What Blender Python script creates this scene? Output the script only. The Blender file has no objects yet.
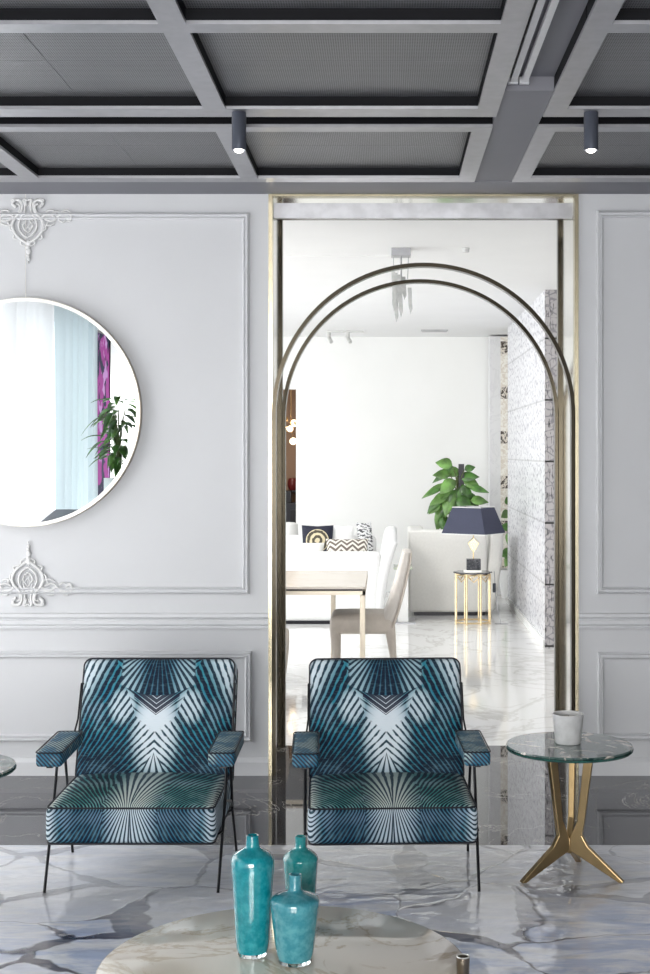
import bpy, bmesh, math, random
from mathutils import Vector, Matrix, Euler
random.seed(7)
C = bpy.context.scene.collection
PI = math.pi
F = 1370.0; VX = 385.0; VY = 452.0; EYE = 1.65

def P(px, py, d):
    return ((px-VX)*d/F, d, EYE-(py-VY)*d/F)
def X(px, d): return (px-VX)*d/F
def Z(py, d): return EYE-(py-VY)*d/F

# ------------------------------------------------------------------ materials
class N:
    """tiny expression wrapper around math nodes"""
    def __init__(s, nt, sock): s.nt = nt; s.s = sock
    def _m(s, op, *a):
        n = s.nt.nodes.new('ShaderNodeMath'); n.operation = op
        for i, v in enumerate((s,)+a):
            if isinstance(v, N): s.nt.links.new(v.s, n.inputs[i])
            else: n.inputs[i].default_value = v
        return N(s.nt, n.outputs[0])
    def __add__(s, o): return s._m('ADD', o)
    def __sub__(s, o): return s._m('SUBTRACT', o)
    def __mul__(s, o): return s._m('MULTIPLY', o)
    def __truediv__(s, o): return s._m('DIVIDE', o)
    def neg(s): return s._m('MULTIPLY', -1.0)
    def rsub(s, v): return s.neg()._m('ADD', v)
    def abs(s): return s._m('ABSOLUTE')
    def sin(s): return s._m('SINE')
    def max(s, o): return s._m('MAXIMUM', o)
    def min(s, o): return s._m('MINIMUM', o)
    def gt(s, o): return s._m('GREATER_THAN', o)
    def lt(s, o): return s._m('LESS_THAN', o)
    def frac(s): return s._m('FRACT')
    def atan2(s, o): return s._m('ARCTAN2', o)
    def sqrt(s): return s._m('SQRT')
    def step(s, a, b):
        n = s.nt.nodes.new('ShaderNodeMapRange'); n.interpolation_type = 'SMOOTHSTEP'
        s.nt.links.new(s.s, n.inputs[0]); n.inputs[1].default_value = a; n.inputs[2].default_value = b
        return N(s.nt, n.outputs[0])

def newmat(name):
    m = bpy.data.materials.new(name); m.use_nodes = True
    nt = m.node_tree; b = nt.nodes['Principled BSDF']
    return m, nt, b
def setp(b, **k):
    for a, v in k.items():
        nm = {'col': 'Base Color', 'rough': 'Roughness', 'metal': 'Metallic', 'ior': 'IOR', 'trans': 'Transmission Weight',
              'coat': 'Coat Weight', 'coatr': 'Coat Roughness', 'emit': 'Emission Color', 'es': 'Emission Strength', 'spec': 'Specular IOR Level',
              'sheen': 'Sheen Weight', 'alpha': 'Alpha'}[a]
        if isinstance(v, tuple) and len(v) == 3: v = v+(1,)
        b.inputs[nm].default_value = v
def simple(name, col, rough=.5, var=.0, scale=8, bump=0, **k):
    m, nt, b = newmat(name); setp(b, col=col, rough=rough, **k)
    if var or bump:
        tc = nt.nodes.new('ShaderNodeTexCoord'); no = nt.nodes.new('ShaderNodeTexNoise')
        no.inputs['Scale'].default_value = scale; no.inputs['Detail'].default_value = 5
        nt.links.new(tc.outputs['Object'], no.inputs['Vector'])
        if var:
            mx = mixc(nt, N(nt, no.outputs['Fac']).step(.3, .7), tuple(c*(1-var) for c in col), tuple(min(1, c*(1+var)) for c in col))
            nt.links.new(mx, b.inputs['Base Color'])
        if bump:
            bp = nt.nodes.new('ShaderNodeBump'); bp.inputs['Strength'].default_value = bump; bp.inputs['Distance'].default_value = .01
            nt.links.new(no.outputs['Fac'], bp.inputs['Height']); nt.links.new(bp.outputs[0], b.inputs['Normal'])
    return m
def mixc(nt, f, a, b):
    n = nt.nodes.new('ShaderNodeMix'); n.data_type = 'RGBA'
    if isinstance(f, N): nt.links.new(f.s, n.inputs[0])
    else: n.inputs[0].default_value = f
    for i, v in ((6, a), (7, b)):
        if isinstance(v, tuple): n.inputs[i].default_value = (v[0], v[1], v[2], 1)
        else: nt.links.new(v, n.inputs[i])
    return n.outputs[2]
def coords(nt, which='Object'):
    tc = nt.nodes.new('ShaderNodeTexCoord'); sp = nt.nodes.new('ShaderNodeSeparateXYZ')
    nt.links.new(tc.outputs[which], sp.inputs[0])
    return N(nt, sp.outputs[0]), N(nt, sp.outputs[1]), N(nt, sp.outputs[2]), tc.outputs[which]
def comb(nt, x, y, z):
    n = nt.nodes.new('ShaderNodeCombineXYZ')
    for i, v in enumerate((x, y, z)):
        if isinstance(v, N): nt.links.new(v.s, n.inputs[i])
        else: n.inputs[i].default_value = v
    return n.outputs[0]
def noise(nt, vec, scale, detail=4, rough=.5, dist=0):
    n = nt.nodes.new('ShaderNodeTexNoise'); n.inputs['Scale'].default_value = scale; n.inputs['Detail'].default_value = detail
    n.inputs['Roughness'].default_value = rough; n.inputs['Distortion'].default_value = dist
    if vec is not None: nt.links.new(vec, n.inputs['Vector'])
    return N(nt, n.outputs['Fac'])
def bump(nt, b, h, strength, dist=.01, sock='Normal'):
    bp = nt.nodes.new('ShaderNodeBump'); bp.inputs['Strength'].default_value = strength; bp.inputs['Distance'].default_value = dist
    nt.links.new(h.s, bp.inputs['Height']); nt.links.new(bp.outputs[0], b.inputs[sock])

M = {}
M['wall'] = simple('wall_paint', (.60, .607, .625), .45, var=.01, scale=3)
M['moulding'] = simple('moulding_paint', (.65, .657, .675), .4, var=.01)
M['plaster'] = simple('plaster_white', (.70, .70, .70), .5, bump=.15, scale=60)
M['white_wall'] = simple('bright_white_wall', (.86, .86, .84), .6, var=.01, scale=2)
M['white_ceiling'] = simple('white_ceiling', (.84, .84, .84), .6, var=.01, scale=2)
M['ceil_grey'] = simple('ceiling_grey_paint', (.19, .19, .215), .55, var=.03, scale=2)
M['ceil_dark'] = simple('ceiling_dark', (.006, .006, .008), .7, var=.05, spec=.2)
M['alu'] = simple('brushed_aluminium', (.38, .38, .40), .34, metal=.55, var=.05, scale=20)
M['rail'] = simple('rail_white_metal', (.7, .7, .72), .4, metal=.3, var=.03, scale=20)
M['brass'] = simple('champagne_brass', (.46, .41, .29), .25, metal=1, var=.05, scale=20)
M['darkbrass'] = simple('dark_bronze', (.035, .03, .022), .22, metal=1, var=.05, scale=20)
M['polish'] = simple('polished_reveal_metal', (.74, .73, .68), .12, metal=1, var=.03, scale=10)
M['brushbar'] = simple('brushed_lintel_bar', (.52, .52, .54), .3, metal=.5, var=.1, scale=14)
M['silver'] = simple('mirror_rim_silver', (.85, .83, .78), .3, metal=.6, var=.02)
M['rimside'] = simple('mirror_rim_bronze', (.33, .28, .22), .3, metal=1, var=.03)
M['mirror'] = simple('mirror_glass', (.93, .95, .95), .0, metal=1, var=.004, scale=2)
M['black'] = simple('black_metal', (.015, .015, .018), .3, metal=.4, var=.1)
M['piping'] = simple('black_piping', (.01, .012, .02), .6, var=.1)
M['bronzeleg'] = simple('bronze_leg', (.42, .30, .15), .3, metal=1, var=.08, scale=12)
M['goldmetal'] = simple('pale_gold_metal', (.78, .62, .38), .25, metal=.9, var=.05)
M['white_fab'] = simple('white_upholstery', (.85, .85, .84), .8, var=.02, bump=.1, scale=40)
M['cream_fab'] = simple('cream_upholstery', (.82, .81, .77), .8, var=.02, bump=.1, scale=40)
M['beige_leather'] = simple('beige_leather', (.56, .50, .44), .5, var=.05, scale=20)
M['pale_leather'] = simple('pale_grey_back_leather', (.60, .56, .52), .5, var=.04, scale=20)
M['champagne'] = simple('champagne_table_metal', (.72, .64, .52), .35, metal=.3, var=.04)
M['navy_shade'] = simple('navy_shade_fabric', (.045, .05, .085), .8, var=.06, bump=.1, scale=120)
M['white_lining'] = simple('shade_lining', (.8, .8, .78), .8, var=.02)
M['leaf'] = simple('green_leaf', (.07, .18, .035), .4, var=.55, scale=9, coat=.2)
M['leafp'] = simple('light_green_leaf', (.13, .27, .06), .4, var=.5, scale=9, coat=.2)
M['stem'] = simple('plant_stem', (.12, .16, .05), .6, var=.2)
M['soil'] = simple('soil', (.03, .02, .012), .9, var=.4)
M['spotgrey'] = simple('spotlight_grey', (.10, .11, .14), .4, metal=.4, var=.04)
M['brown_wall'] = simple('brown_wall', (.33, .22, .15), .6, var=.05, scale=2)
M['redglass'] = simple('dark_red_glaze', (.2, .03, .03), .3, var=.1)
M['darknavy'] = simple('dark_navy_paint', (.02, .025, .04), .5, var=.1)
M['wax'] = simple('candle_wax', (.8, .76, .68), .5, var=.03)
M['concrete'] = simple('pale_ceramic', (.62, .62, .62), .35, var=.08, scale=30)
M['sheer2'] = None
def emis(name, col, s):
    m, nt, b = newmat(name); setp(b, col=(0.8, .8, .8), emit=col, es=s)
    tc = nt.nodes.new('ShaderNodeTexCoord'); return m
M['bulb'] = emis('lit_lamp_lens', (1, .95, .85), 12)
M['warmbulb'] = emis('warm_bulb', (1, .75, .45), 4)

def curtain_mat(name, col, tr):
    m, nt, b = newmat(name); nt.nodes.remove(b)
    out = nt.nodes['Material Output']
    d = nt.nodes.new('ShaderNodeBsdfDiffuse'); t = nt.nodes.new('ShaderNodeBsdfTranslucent'); mx = nt.nodes.new('ShaderNodeMixShader')
    x, y, z, v = coords(nt)
    n = noise(nt, v, 40, 3)
    c = mixc(nt, n, tuple(q*.96 for q in col), col)
    nt.links.new(c, d.inputs[0]); nt.links.new(c, t.inputs[0]); mx.inputs[0].default_value = tr
    nt.links.new(d.outputs[0], mx.inputs[1]); nt.links.new(t.outputs[0], mx.inputs[2]); nt.links.new(mx.outputs[0], out.inputs[0])
    return m
M['sheer'] = curtain_mat('sheer_white_curtain', (.80, .80, .80), .5)
M['sheer2'] = curtain_mat('pale_blue_curtain', (.72, .80, .82), .35)

def marble_floor():
    m, nt, b = newmat('flagstone_marble_floor')
    x, y, z, v = coords(nt)
    w1 = noise(nt, v, 2.2, 4); w2 = noise(nt, comb(nt, x+7.3, y+2.1, z), 2.2, 4)
    vx = x*1.9+(w1-.5)*.6; vy = y*2.3+(w2-.5)*.6
    vv = comb(nt, vx, vy, 0.0)
    vo = nt.nodes.new('ShaderNodeTexVoronoi'); vo.feature = 'DISTANCE_TO_EDGE'; vo.inputs['Scale'].default_value = 1.0
    nt.links.new(vv, vo.inputs['Vector']); e = N(nt, vo.outputs['Distance'])
    vc = nt.nodes.new('ShaderNodeTexVoronoi'); vc.inputs['Scale'].default_value = 1.0; nt.links.new(vv, vc.inputs['Vector'])
    sc = nt.nodes.new('ShaderNodeSeparateColor'); nt.links.new(vc.outputs['Color'], sc.inputs[0])
    cellr = N(nt, sc.outputs[0])
    wid = noise(nt, v, 1.7, 3)
    seam = (e-(wid-.42).max(0.006)*.35).step(-.012, .012).rsub(1.0)
    streak = noise(nt, comb(nt, x*2.0, y*7.0, 0.0), 1.6, 8, .65, .6)
    base = mixc(nt, cellr.step(.1, .95), (.44, .51, .70), (.70, .73, .83))
    base = mixc(nt, streak.step(.40, .62), base, (.82, .83, .87))
    far = (y+(wid-.5)*1.2).step(4.6, 5.2)
    base = mixc(nt, far*.6, base, (.80, .80, .81))
    dark = mixc(nt, streak.step(.35, .65), (.035, .035, .06), (.16, .14, .16))
    col = mixc(nt, seam*(far*.55).rsub(1.0)*.95, base, dark)
    nt.links.new(col, b.inputs['Base Color']); setp(b, rough=.03, ior=1.75)
    h = noise(nt, comb(nt, x*1.0, y*1.6, 0.0), 4.5, 2, .45, .3)+noise(nt, comb(nt, x, y*1.4, 3.0), 15, 2)*.22+seam*.15
    bump(nt, b, h, .30, .035)
    return m
M['floor'] = marble_floor()
def band_mat():
    m, nt, b = newmat('dark_polished_marble')
    x, y, z, v = coords(nt)
    n = noise(nt, v, 1.3, 6, .6, 1.2)
    vein = ((n-.5).abs()).lt(.0025)
    n2 = noise(nt, v, 6, 5)
    col = mixc(nt, n2, (.045, .045, .052), (.085, .085, .095))
    col = mixc(nt, vein*.6, col, (.6, .58, .52))
    nt.links.new(col, b.inputs['Base Color']); setp(b, rough=.02, ior=1.6)
    return m
M['band'] = band_mat()
def white_marble(name, base=(.84, .84, .83), vein=(.55, .53, .5), s=1.2, rough=.06, amt=.6):
    m, nt, b = newmat(name)
    x, y, z, v = coords(nt)
    n = noise(nt, v, s, 7, .6, 1.5)
    ve = ((n-.5).abs()).step(0, .035).rsub(1.0)
    cl = noise(nt, v, s*.7, 4, .6, .5).step(.45, .75)
    col = mixc(nt, ve*amt, base, vein)
    col = mixc(nt, cl*amt*.5, col, tuple(c*.85 for c in base))
    nt.links.new(col, b.inputs['Base Color']); setp(b, rough=rough, ior=1.5)
    return m
M['farfloor'] = white_marble('white_marble_floor')
M['tablemarble'] = white_marble('cream_onyx_top', (.90, .82, .70), (.62, .49, .32), 2.6, .04, .8)
M['dine_top'] = white_marble('beige_stone_tabletop', (.66, .60, .53), (.55, .48, .4), 2, .25, .3)
M['plinth'] = white_marble('dark_marble_plinth', (.02, .022, .03), (.4, .4, .42), 30, .15, .5)
def green_marble():
    m, nt, b = newmat('green_marble_under_glass')
    x, y, z, v = coords(nt)
    n = noise(nt, v, 9, 7, .65, 2.0)
    col = mixc(nt, n.step(.38, .52), (.012, .04, .038), (.09, .14, .13))
    w = noise(nt, v, 6, 3, .5, 2.5)
    col = mixc(nt, w.step(.56, .62), col, (.62, .56, .5))
    nt.links.new(col, b.inputs['Base Color']); setp(b, rough=.04, ior=1.6, coat=.5, coatr=.02)
    return m
M['green'] = green_marble()
M['glassedge'] = simple('green_glass_edge', (.03, .12, .10), .05, var=.3, scale=30, trans=.3, ior=1.5)
def mesh_mat():
    m, nt, b = newmat('perforated_metal_mesh')
    x, y, z, v = coords(nt)
    s = 1/.016
    r = ((x*(s*2*PI)).sin()*((y*(s*PI*1.0)).sin()))
    hole = r.abs().step(.35, .7)
    n = noise(nt, v, 3, 4)
    c1 = mixc(nt, n, (.19, .19, .2), (.27, .27, .28))
    col = mixc(nt, hole*.8, c1, (.035, .035, .04))
    nt.links.new(col, b.inputs['Base Color']); setp(b, rough=.42, metal=.5)
    bump(nt, b, hole.rsub(1.0), .4, .004)
    return m
M['mesh'] = mesh_mat()

def palm_mat(kind):
    m, nt, b = newmat('palm_frond_fabric_'+kind)
    x, y, z, v = coords(nt)
    u = x.abs()
    nz = noise(nt, comb(nt, u, y, z), 9, 4)
    if kind == 'back':          # z 0..0.51 up the cushion
        h = z
        nb = noise(nt, comb(nt, u*1.6, z, 0.0), 26, 3)
        up = (h-(u*u)*1.9-.352).step(0, .005)*(u-(nz-.5)*.06).step(.135, .165).rsub(1.0)
        thA = (u+.002).atan2(h.rsub(.60))
        thC = (u.rsub(.575)).atan2(h+.39)
        thB = (u+.004).atan2(h.rsub(.135).max(.004))
        sA = (thA*58+nz*2.0).sin()+(nb-.5)*1.2
        sC = (thC*215+nz*5.5).sin()+(nb-.5)*2.4
        sB = (thB*22).sin()
        low = (u+h*.62-.078).step(-.004, .004).rsub(1.0)
        s = sC*low.rsub(1.0)+sB*low
        ch = ((h-u*.75)*210).sin()
        chm = (h-u*.75-.19).step(0, .02)*(u-(h-.25)*.4).lt(.075)
        s = s*chm.rsub(1.0)+(ch+.7).min(1.0)*chm
        s = s*up.rsub(1.0)+sA*up
        def blob(u0, h0, ru, rh):
            a = (u-u0)/ru; c = (h-h0)/rh
            return (a*a+c*c).step(.15, 1.5).rsub(1.0)
        cen = blob(0.0, .20, .10, .19)
        sho = blob(.14, .31, .06, .075)*.75
        corner = (u+h*.5).step(.41, .52)
        wf = cen.max(sho).max(corner*.9)*up.rsub(1.0)
        wf = wf.max((nz-.5)*1.6).max(up*u.step(.02, .12)*.45)
        navy = (h.step(.03, .19).rsub(1.0)*u.step(.07, .16)).max(up*u.step(.03, .09).rsub(1.0))
        tri = ((h-u*.75).gt(.272))*(up.lt(.5))*u.lt(.095)*(h.lt(.40))*(((h-u*.75)*300).sin().lt(.86))
        greenf = (nz-.35)*1.2
        line0, line1 = -.35, .35
    else:
        h = (y-.0).max(0.0)
        W = h+((z.rsub(.322)).max(0.0))*1.3
        th = (u+.003).atan2(W+.085+u*.15)
        th2 = u.atan2(W+.26)
        mixu = (u+(nz-.5)*.06).step(.10, .115)
        s = (th*96+nz*2.6).sin()*(mixu.rsub(1.0))+((th2*185+nz*6.0).sin()+(nz-.5)*1.5)*mixu
        fr = (z).lt(.318)
        cen = (u).step(.03, .14).rsub(1.0)
        corner = u.step(.25, .31)
        wf = (cen*.75).max(corner*.9).max((nz-.42)*1.2)
        navy = (h.step(.18, .46)*.5).max(fr*u.step(.08, .12)*(u.step(.20, .27).rsub(1.0))*.8)
        tri = u.lt(-1.0)
        greenf = fr.rsub(1.0)*.7
        line0, line1 = -.35, .35
    # three fabric dyes
    teal = mixc(nt, greenf.max(0.0).min(1.0), (.02, .20, .30), (.06, .30, .24))
    teal = mixc(nt, nz.step(.5, .75)*.6, teal, (.01, .09, .30))
    pale = mixc(nt, greenf.max(0.0).min(1.0)*(.0 if kind == 'back' else .8), (.72, .80, .86), (.74, .74, .60))
    light = mixc(nt, wf.max(0.0).min(1.0), teal, pale)
    light = mixc(nt, navy.max(0.0).min(1.0)*.75, light, (.02, .09, .16))
    ink = mixc(nt, wf.max(0.0).min(1.0)*.55, (.004, .010, .028), (.03, .09, .13))
    if kind == 'back':
        thr = (wf*1.05)-.45-navy*.35
        sv = (s+thr)
    else:
        sv = s+(wf*.8)-.4
    col = mixc(nt, sv.step(line0, line1), ink, light)
    hair = noise(nt, comb(nt, u*14, h*60, z*8), 3, 3)
    col = mixc(nt, hair.step(.5, .7)*.10, col, (.25, .50, .55))
    col = mixc(nt, tri*.92, col, (.010, .012, .035))
    nt.links.new(col, b.inputs['Base Color']); setp(b, rough=.7, spec=.25)
    bump(nt, b, noise(nt, v, 400, 1), .1, .002)
    return m
M['palm_back'] = palm_mat('back'); M['palm_seat'] = palm_mat('seat')
def arm_mat():
    m, nt, b = newmat('palm_frond_fabric_arm')
    x, y, z, v = coords(nt)
    s = ((x*1.2+y*.8+z*1.1)*330+noise(nt, v, 12, 3)*3).sin()
    n = noise(nt, v, 14, 3)
    light = mixc(nt, n.step(.4, .6), (.02, .16, .26), (.30, .42, .42))
    nt.links.new(mixc(nt, s.step(-.2, .3), (.008, .02, .05), light), b.inputs['Base Color']); setp(b, rough=.6)
    return m
M['palm_arm'] = arm_mat()
def glaze(name, c1, c2):
    m, nt, b = newmat(name)
    x, y, z, v = coords(nt)
    n = noise(nt, v, 45, 5, .6)
    nt.links.new(mixc(nt, n.step(.35, .7), c1, c2), b.inputs['Base Color'])
    setp(b, rough=.06, coat=1.0, coatr=.02, trans=.18, ior=1.45)
    return m
M['teal1'] = glaze('turquoise_glass', (.0, .26, .32), (.03, .40, .46))
M['teal2'] = glaze('green_turquoise_glass', (.01, .26, .28), (.07, .40, .40))
M['teal3'] = glaze('pale_turquoise_glass', (.04, .28, .35), (.12, .43, .49))
M['clear'] = simple('clear_glass', (.9, .97, .97), .02, trans=1, ior=1.45, var=.01)
M['crystal'] = simple('frosted_crystal', (.62, .63, .62), .2, var=.15, scale=20, trans=.3)
def lace(name, white, grey, dark, sc, end=False):
    m, nt, b = newmat(name)
    x, y, z, v = coords(nt)
    vx = (y if not end else x)
    fz = ((z-.013)/.5166).frac(); fu = ((vx)/.26).frac()-.5
    joint = fz.lt(.03)
    r = ((fu*fu)*1.0+((fz-.5)*(fz-.5))*3.4).sqrt()
    ring = (r*34).sin()*.5
    vo = nt.nodes.new('ShaderNodeTexVoronoi'); vo.feature = 'DISTANCE_TO_EDGE'; vo.inputs['Scale'].default_value = sc
    nt.links.new(v, vo.inputs['Vector']); e = N(nt, vo.outputs['Distance'])
    n = noise(nt, v, sc*.8, 4, .6, 1.0)
    pat = (e*2.0+ring*.15+(n-.5)*.6).step(.02, .22).rsub(1.0)
    col = mixc(nt, pat, white, grey)
    blk = noise(nt, comb(nt, fu.abs()*(3.0 if not end else 4.0), z*1.4, 0.0), 7, 2).step(.60, .63)
    col = mixc(nt, blk*(.9 if end else .25), col, dark)
    col = mixc(nt, joint*(1.0 if end else .35), col, dark)
    nt.links.new(col, b.inputs['Base Color']); setp(b, rough=.3)
    return m
M['lace'] = lace('white_lace_tile', (.80, .80, .82), (.36, .35, .40), (.1, .1, .1), 13)
M['laceend'] = lace('grey_patterned_tile', (.46, .44, .45), (.24, .23, .25), (.015, .015, .015), 17, True)
def strip_mat():
    m, nt, b = newmat('ornate_strip')
    x, y, z, v = coords(nt)
    n = noise(nt, v, 28, 4, .6, 1)
    f = (z/.52).frac(); k = (f-.5).abs().lt(.14)
    col = mixc(nt, n.step(.42, .6), (.7, .64, .56), (.86, .84, .78))
    col = mixc(nt, k*n.step(.48, .52), col, (.06, .045, .035))
    nt.links.new(col, b.inputs['Base Color']); setp(b, rough=.3)
    return m
M['strip'] = strip_mat()
def cushion_mat(kind):
    m, nt, b = newmat('cushion_'+kind)
    x, y, z, v = coords(nt)
    if kind == 'medallion':
        r = (x*x+(z-.0)*(z-.0)).sqrt()
        n = noise(nt, v, 40, 3)
        inner = mixc(nt, ((r*120).sin()+(n-.5)*3).step(-.2, .2), (.08, .07, .05), (.70, .62, .42))
        col = mixc(nt, r.lt(.115), (.015, .017, .035), inner)
    elif kind == 'zigzag':
        zz = ((x*9).frac()-.5).abs()*.10
        s = ((z+y*.6+zz)*115).sin()
        col = mixc(nt, s.step(-.1, .2), (.16, .13, .11), (.80, .77, .70))
    else:
        n = noise(nt, comb(nt, x*1.0, z*2.0, 0.0), 26, 2).step(.5, .54)
        col = mixc(nt, n, (.82, .82, .82), (.09, .09, .10))
    nt.links.new(col, b.inputs['Base Color']); setp(b, rough=.8)
    return m
M['cmed'] = cushion_mat('medallion'); M['czig'] = cushion_mat('zigzag'); M['cprint'] = cushion_mat('print')
def art_mat():
    m, nt, b = newmat('magenta_abstract_print')
    x, y, z, v = coords(nt)
    n = noise(nt, v, 3.2, 3, .5, .6); n2 = noise(nt, comb(nt, x, y+5.0, z), 4.0, 3)
    col = mixc(nt, n.step(.44, .5), (.02, .02, .07), (.42, .05, .33))
    col = mixc(nt, n2.step(.55, .6), col, (.62, .30, .66))
    nt.links.new(col, b.inputs['Base Color']); setp(b, rough=.9, spec=.05)
    return m
M['art'] = art_mat()

# ------------------------------------------------------------------ geometry helpers
def B(): return bmesh.new()
def bx(bm, x0, x1, y0, y1, z0, z1):
    if x0 > x1: x0, x1 = x1, x0
    if y0 > y1: y0, y1 = y1, y0
    if z0 > z1: z0, z1 = z1, z0
    v = [bm.verts.new((x, y, z)) for x in (x0, x1) for y in (y0, y1) for z in (z0, z1)]
    for f in ((0, 1, 3, 2), (4, 6, 7, 5), (0, 4, 5, 1), (2, 3, 7, 6), (0, 2, 6, 4), (1, 5, 7, 3)):
        bm.faces.new([v[i] for i in f])
def tube(bm, pts, r, seg=8, closed=False, flat=None):
    pts = [Vector(p) for p in pts]; n = len(pts); rings = []
    rr = r if isinstance(r, (list, tuple)) else [r]*n
    prev = None
    for i, p in enumerate(pts):
        if closed: t = pts[(i+1) % n]-pts[i-1]
        else: t = pts[min(i+1, n-1)]-pts[max(i-1, 0)]
        t.normalize()
        if prev is None:
            a = Vector((0, 0, 1)) if abs(t.z) < .9 else Vector((1, 0, 0))
            u = t.cross(a).normalized()
        else:
            u = (prev-t*prev.dot(t)); u = u.normalized() if u.length > 1e-6 else t.orthogonal().normalized()
        prev = u; w = t.cross(u)
        rings.append([bm.verts.new(p+(u*math.cos(2*PI*k/seg)+w*math.sin(2*PI*k/seg))*rr[i]) for k in range(seg)])
    m = n if closed else n-1
    for i in range(m):
        a, b = rings[i], rings[(i+1) % n]
        off = 0
        if closed and i == n-1:
            off = min(range(seg), key=lambda o: (a[0].co-b[o].co).length)
        for k in range(seg):
            bm.faces.new((a[k], a[(k+1) % seg], b[(k+1+off) % seg], b[(k+off) % seg]))
    if not closed:
        bm.faces.new(rings[0][::-1]); bm.faces.new(rings[-1])
def lathe(bm, prof, cx=0, cy=0, seg=48, z0=0):
    rings = []
    for r, z in prof:
        if r < 1e-5: rings.append([bm.verts.new((cx, cy, z+z0))])
        else: rings.append([bm.verts.new((cx+r*math.cos(2*PI*k/seg), cy+r*math.sin(2*PI*k/seg), z+z0)) for k in range(seg)])
    for a, b in zip(rings, rings[1:]):
        for k in range(seg):
            k2 = (k+1) % seg
            if len(a) == 1 and len(b) == 1: continue
            if len(a) == 1: bm.faces.new((a[0], b[k2], b[k]))
            elif len(b) == 1: bm.faces.new((a[k], a[k2], b[0]))
            else: bm.faces.new((a[k], a[k2], b[k2], b[k]))
    if len(rings[0]) > 1: bm.faces.new(rings[0][::-1])
    if len(rings[-1]) > 1: bm.faces.new(rings[-1])
def prism(bm, poly, fn, t0, t1):
    a = [bm.verts.new(fn(p[0], p[1], t0)) for p in poly]; b = [bm.verts.new(fn(p[0], p[1], t1)) for p in poly]
    n = len(poly)
    for i in range(n): bm.faces.new((a[i], a[(i+1) % n], b[(i+1) % n], b[i]))
    bm.faces.new(a[::-1]); bm.faces.new(b)
def rbox(bm, x0, x1, y0, y1, z0, z1, r, crown=(0, 0, 0), nm=8, nc=4, fn=None):
    """rounded box; crown = extra bulge on (x, y, z+) faces"""
    c = Vector(((x0+x1)/2, (y0+y1)/2, (z0+z1)/2)); h = [(x1-x0)/2, (y1-y0)/2, (z1-z0)/2]
    def samples(half):
        inn = half-r
        s = [-half+r*(1-math.tan(PI/4*(1-i/nc))) for i in range(nc)]
        s += [-inn+2*inn*i/nm for i in range(nm+1)]
        s += [-q for q in s[:nc][::-1]]
        return s
    S = [samples(q) for q in h]; vm = {}
    def vert(i, j, k):
        key = (i, j, k)
        if key in vm: return vm[key]
        p = Vector((S[0][i], S[1][j], S[2][k]))
        q = Vector([max(-h[a]+r, min(h[a]-r, p[a])) for a in range(3)])
        d = p-q
        if d.length > 1e-9: p = q+d.normalized()*r
        a, b_, cc = p.x/h[0], p.y/h[1], p.z/h[2]
        g = lambda s, t: max(0, (1-s*s))**.6*max(0, (1-t*t))**.6
        o = Vector((crown[0]*g(b_, cc)*a, crown[1]*g(a, cc)*b_, crown[2]*g(a, b_)*max(0, cc)))
        p = p+o+c
        if fn: p = Vector(fn(p))
        vm[key] = bm.verts.new(p); return vm[key]
    n = [len(s)-1 for s in S]
    for ax in range(3):
        b_, cc = (ax+1) % 3, (ax+2) % 3
        for side in (0, n[ax]):
            for i in range(n[b_]):
                for j in range(n[cc]):
                    q = []
                    for (p, s) in ((i, j), (i+1, j), (i+1, j+1), (i, j+1)):
                        k = [0, 0, 0]; k[ax] = side; k[b_] = p; k[cc] = s; q.append(vert(*k))
                    if side == 0: q = q[::-1]
                    bm.faces.new(q)
def rrect(x0, x1, y0, y1, r, n=6):
    pts = []
    for cx, cy, a0 in ((x1-r, y1-r, 0), (x0+r, y1-r, PI/2), (x0+r, y0+r, PI), (x1-r, y0+r, 1.5*PI)):
        for i in range(n+1):
            a = a0+PI/2*i/n; pts.append((cx+r*math.cos(a), cy+r*math.sin(a)))
    return pts
def obj(name, bm, mat, parent=None, smooth=False, bevel=0, loc=None, rot=None):
    bmesh.ops.recalc_face_normals(bm, faces=bm.faces)
    me = bpy.data.meshes.new(name); bm.to_mesh(me); bm.free()
    o = bpy.data.objects.new(name, me); C.objects.link(o)
    for mm in (mat if isinstance(mat, (list, tuple)) else [mat]): me.materials.append(mm)
    if smooth:
        for p in me.polygons: p.use_smooth = True
        md = o.modifiers.new('split', 'EDGE_SPLIT'); md.split_angle = math.radians(50)
    if bevel:
        md = o.modifiers.new('bevel', 'BEVEL'); md.width = bevel; md.segments = 2; md.limit_method = 'ANGLE'; md.angle_limit = math.radians(40)
    if parent: o.parent = parent
    if loc: o.location = loc
    if rot: o.rotation_euler = rot
    return o
def tag(o, label, cat, group=None, kind=None):
    o['label'] = label; o['category'] = cat
    if group: o['group'] = group
    if kind: o['kind'] = kind
    return o
def thing(name, label, cat, loc=(0, 0, 0), rz=0, group=None):
    o = bpy.data.objects.new(name, None); C.objects.link(o); o.location = loc; o.rotation_euler = (0, 0, rz); o.empty_display_size = .1
    return tag(o, label, cat, group)
def struct(name, bm, mat, **k):
    o = obj(name, bm, mat, **k); o['kind'] = 'structure'; return o
def kids(o): return [c for c in bpy.data.objects if c.parent == o]
def dup(o, parent=None, loc=None, rz=None, label=None, group=None):
    ch = kids(o)
    c = o.copy(); C.objects.link(c)
    if parent: c.parent = parent
    if loc: c.location = loc
    if rz is not None: c.rotation_euler = (0, 0, rz)
    if label: c['label'] = label
    for q in ch: dup(q, c)
    return c

# ------------------------------------------------------------------ room constants
WY = 7.0; WY2 = 7.7                      # front and back faces of the panelled wall
XL, XR, YB = -2.9, 2.7, -4.5             # front room
ZT = EYE+1.318                           # top of panelled wall / ceiling grid plane
OX0, OX1 = X(268.5, 7), X(578.5, 7)      # opening
FX0, FX1, FYE, FZ = -4.6, 3.6, 16.2, 3.012
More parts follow.
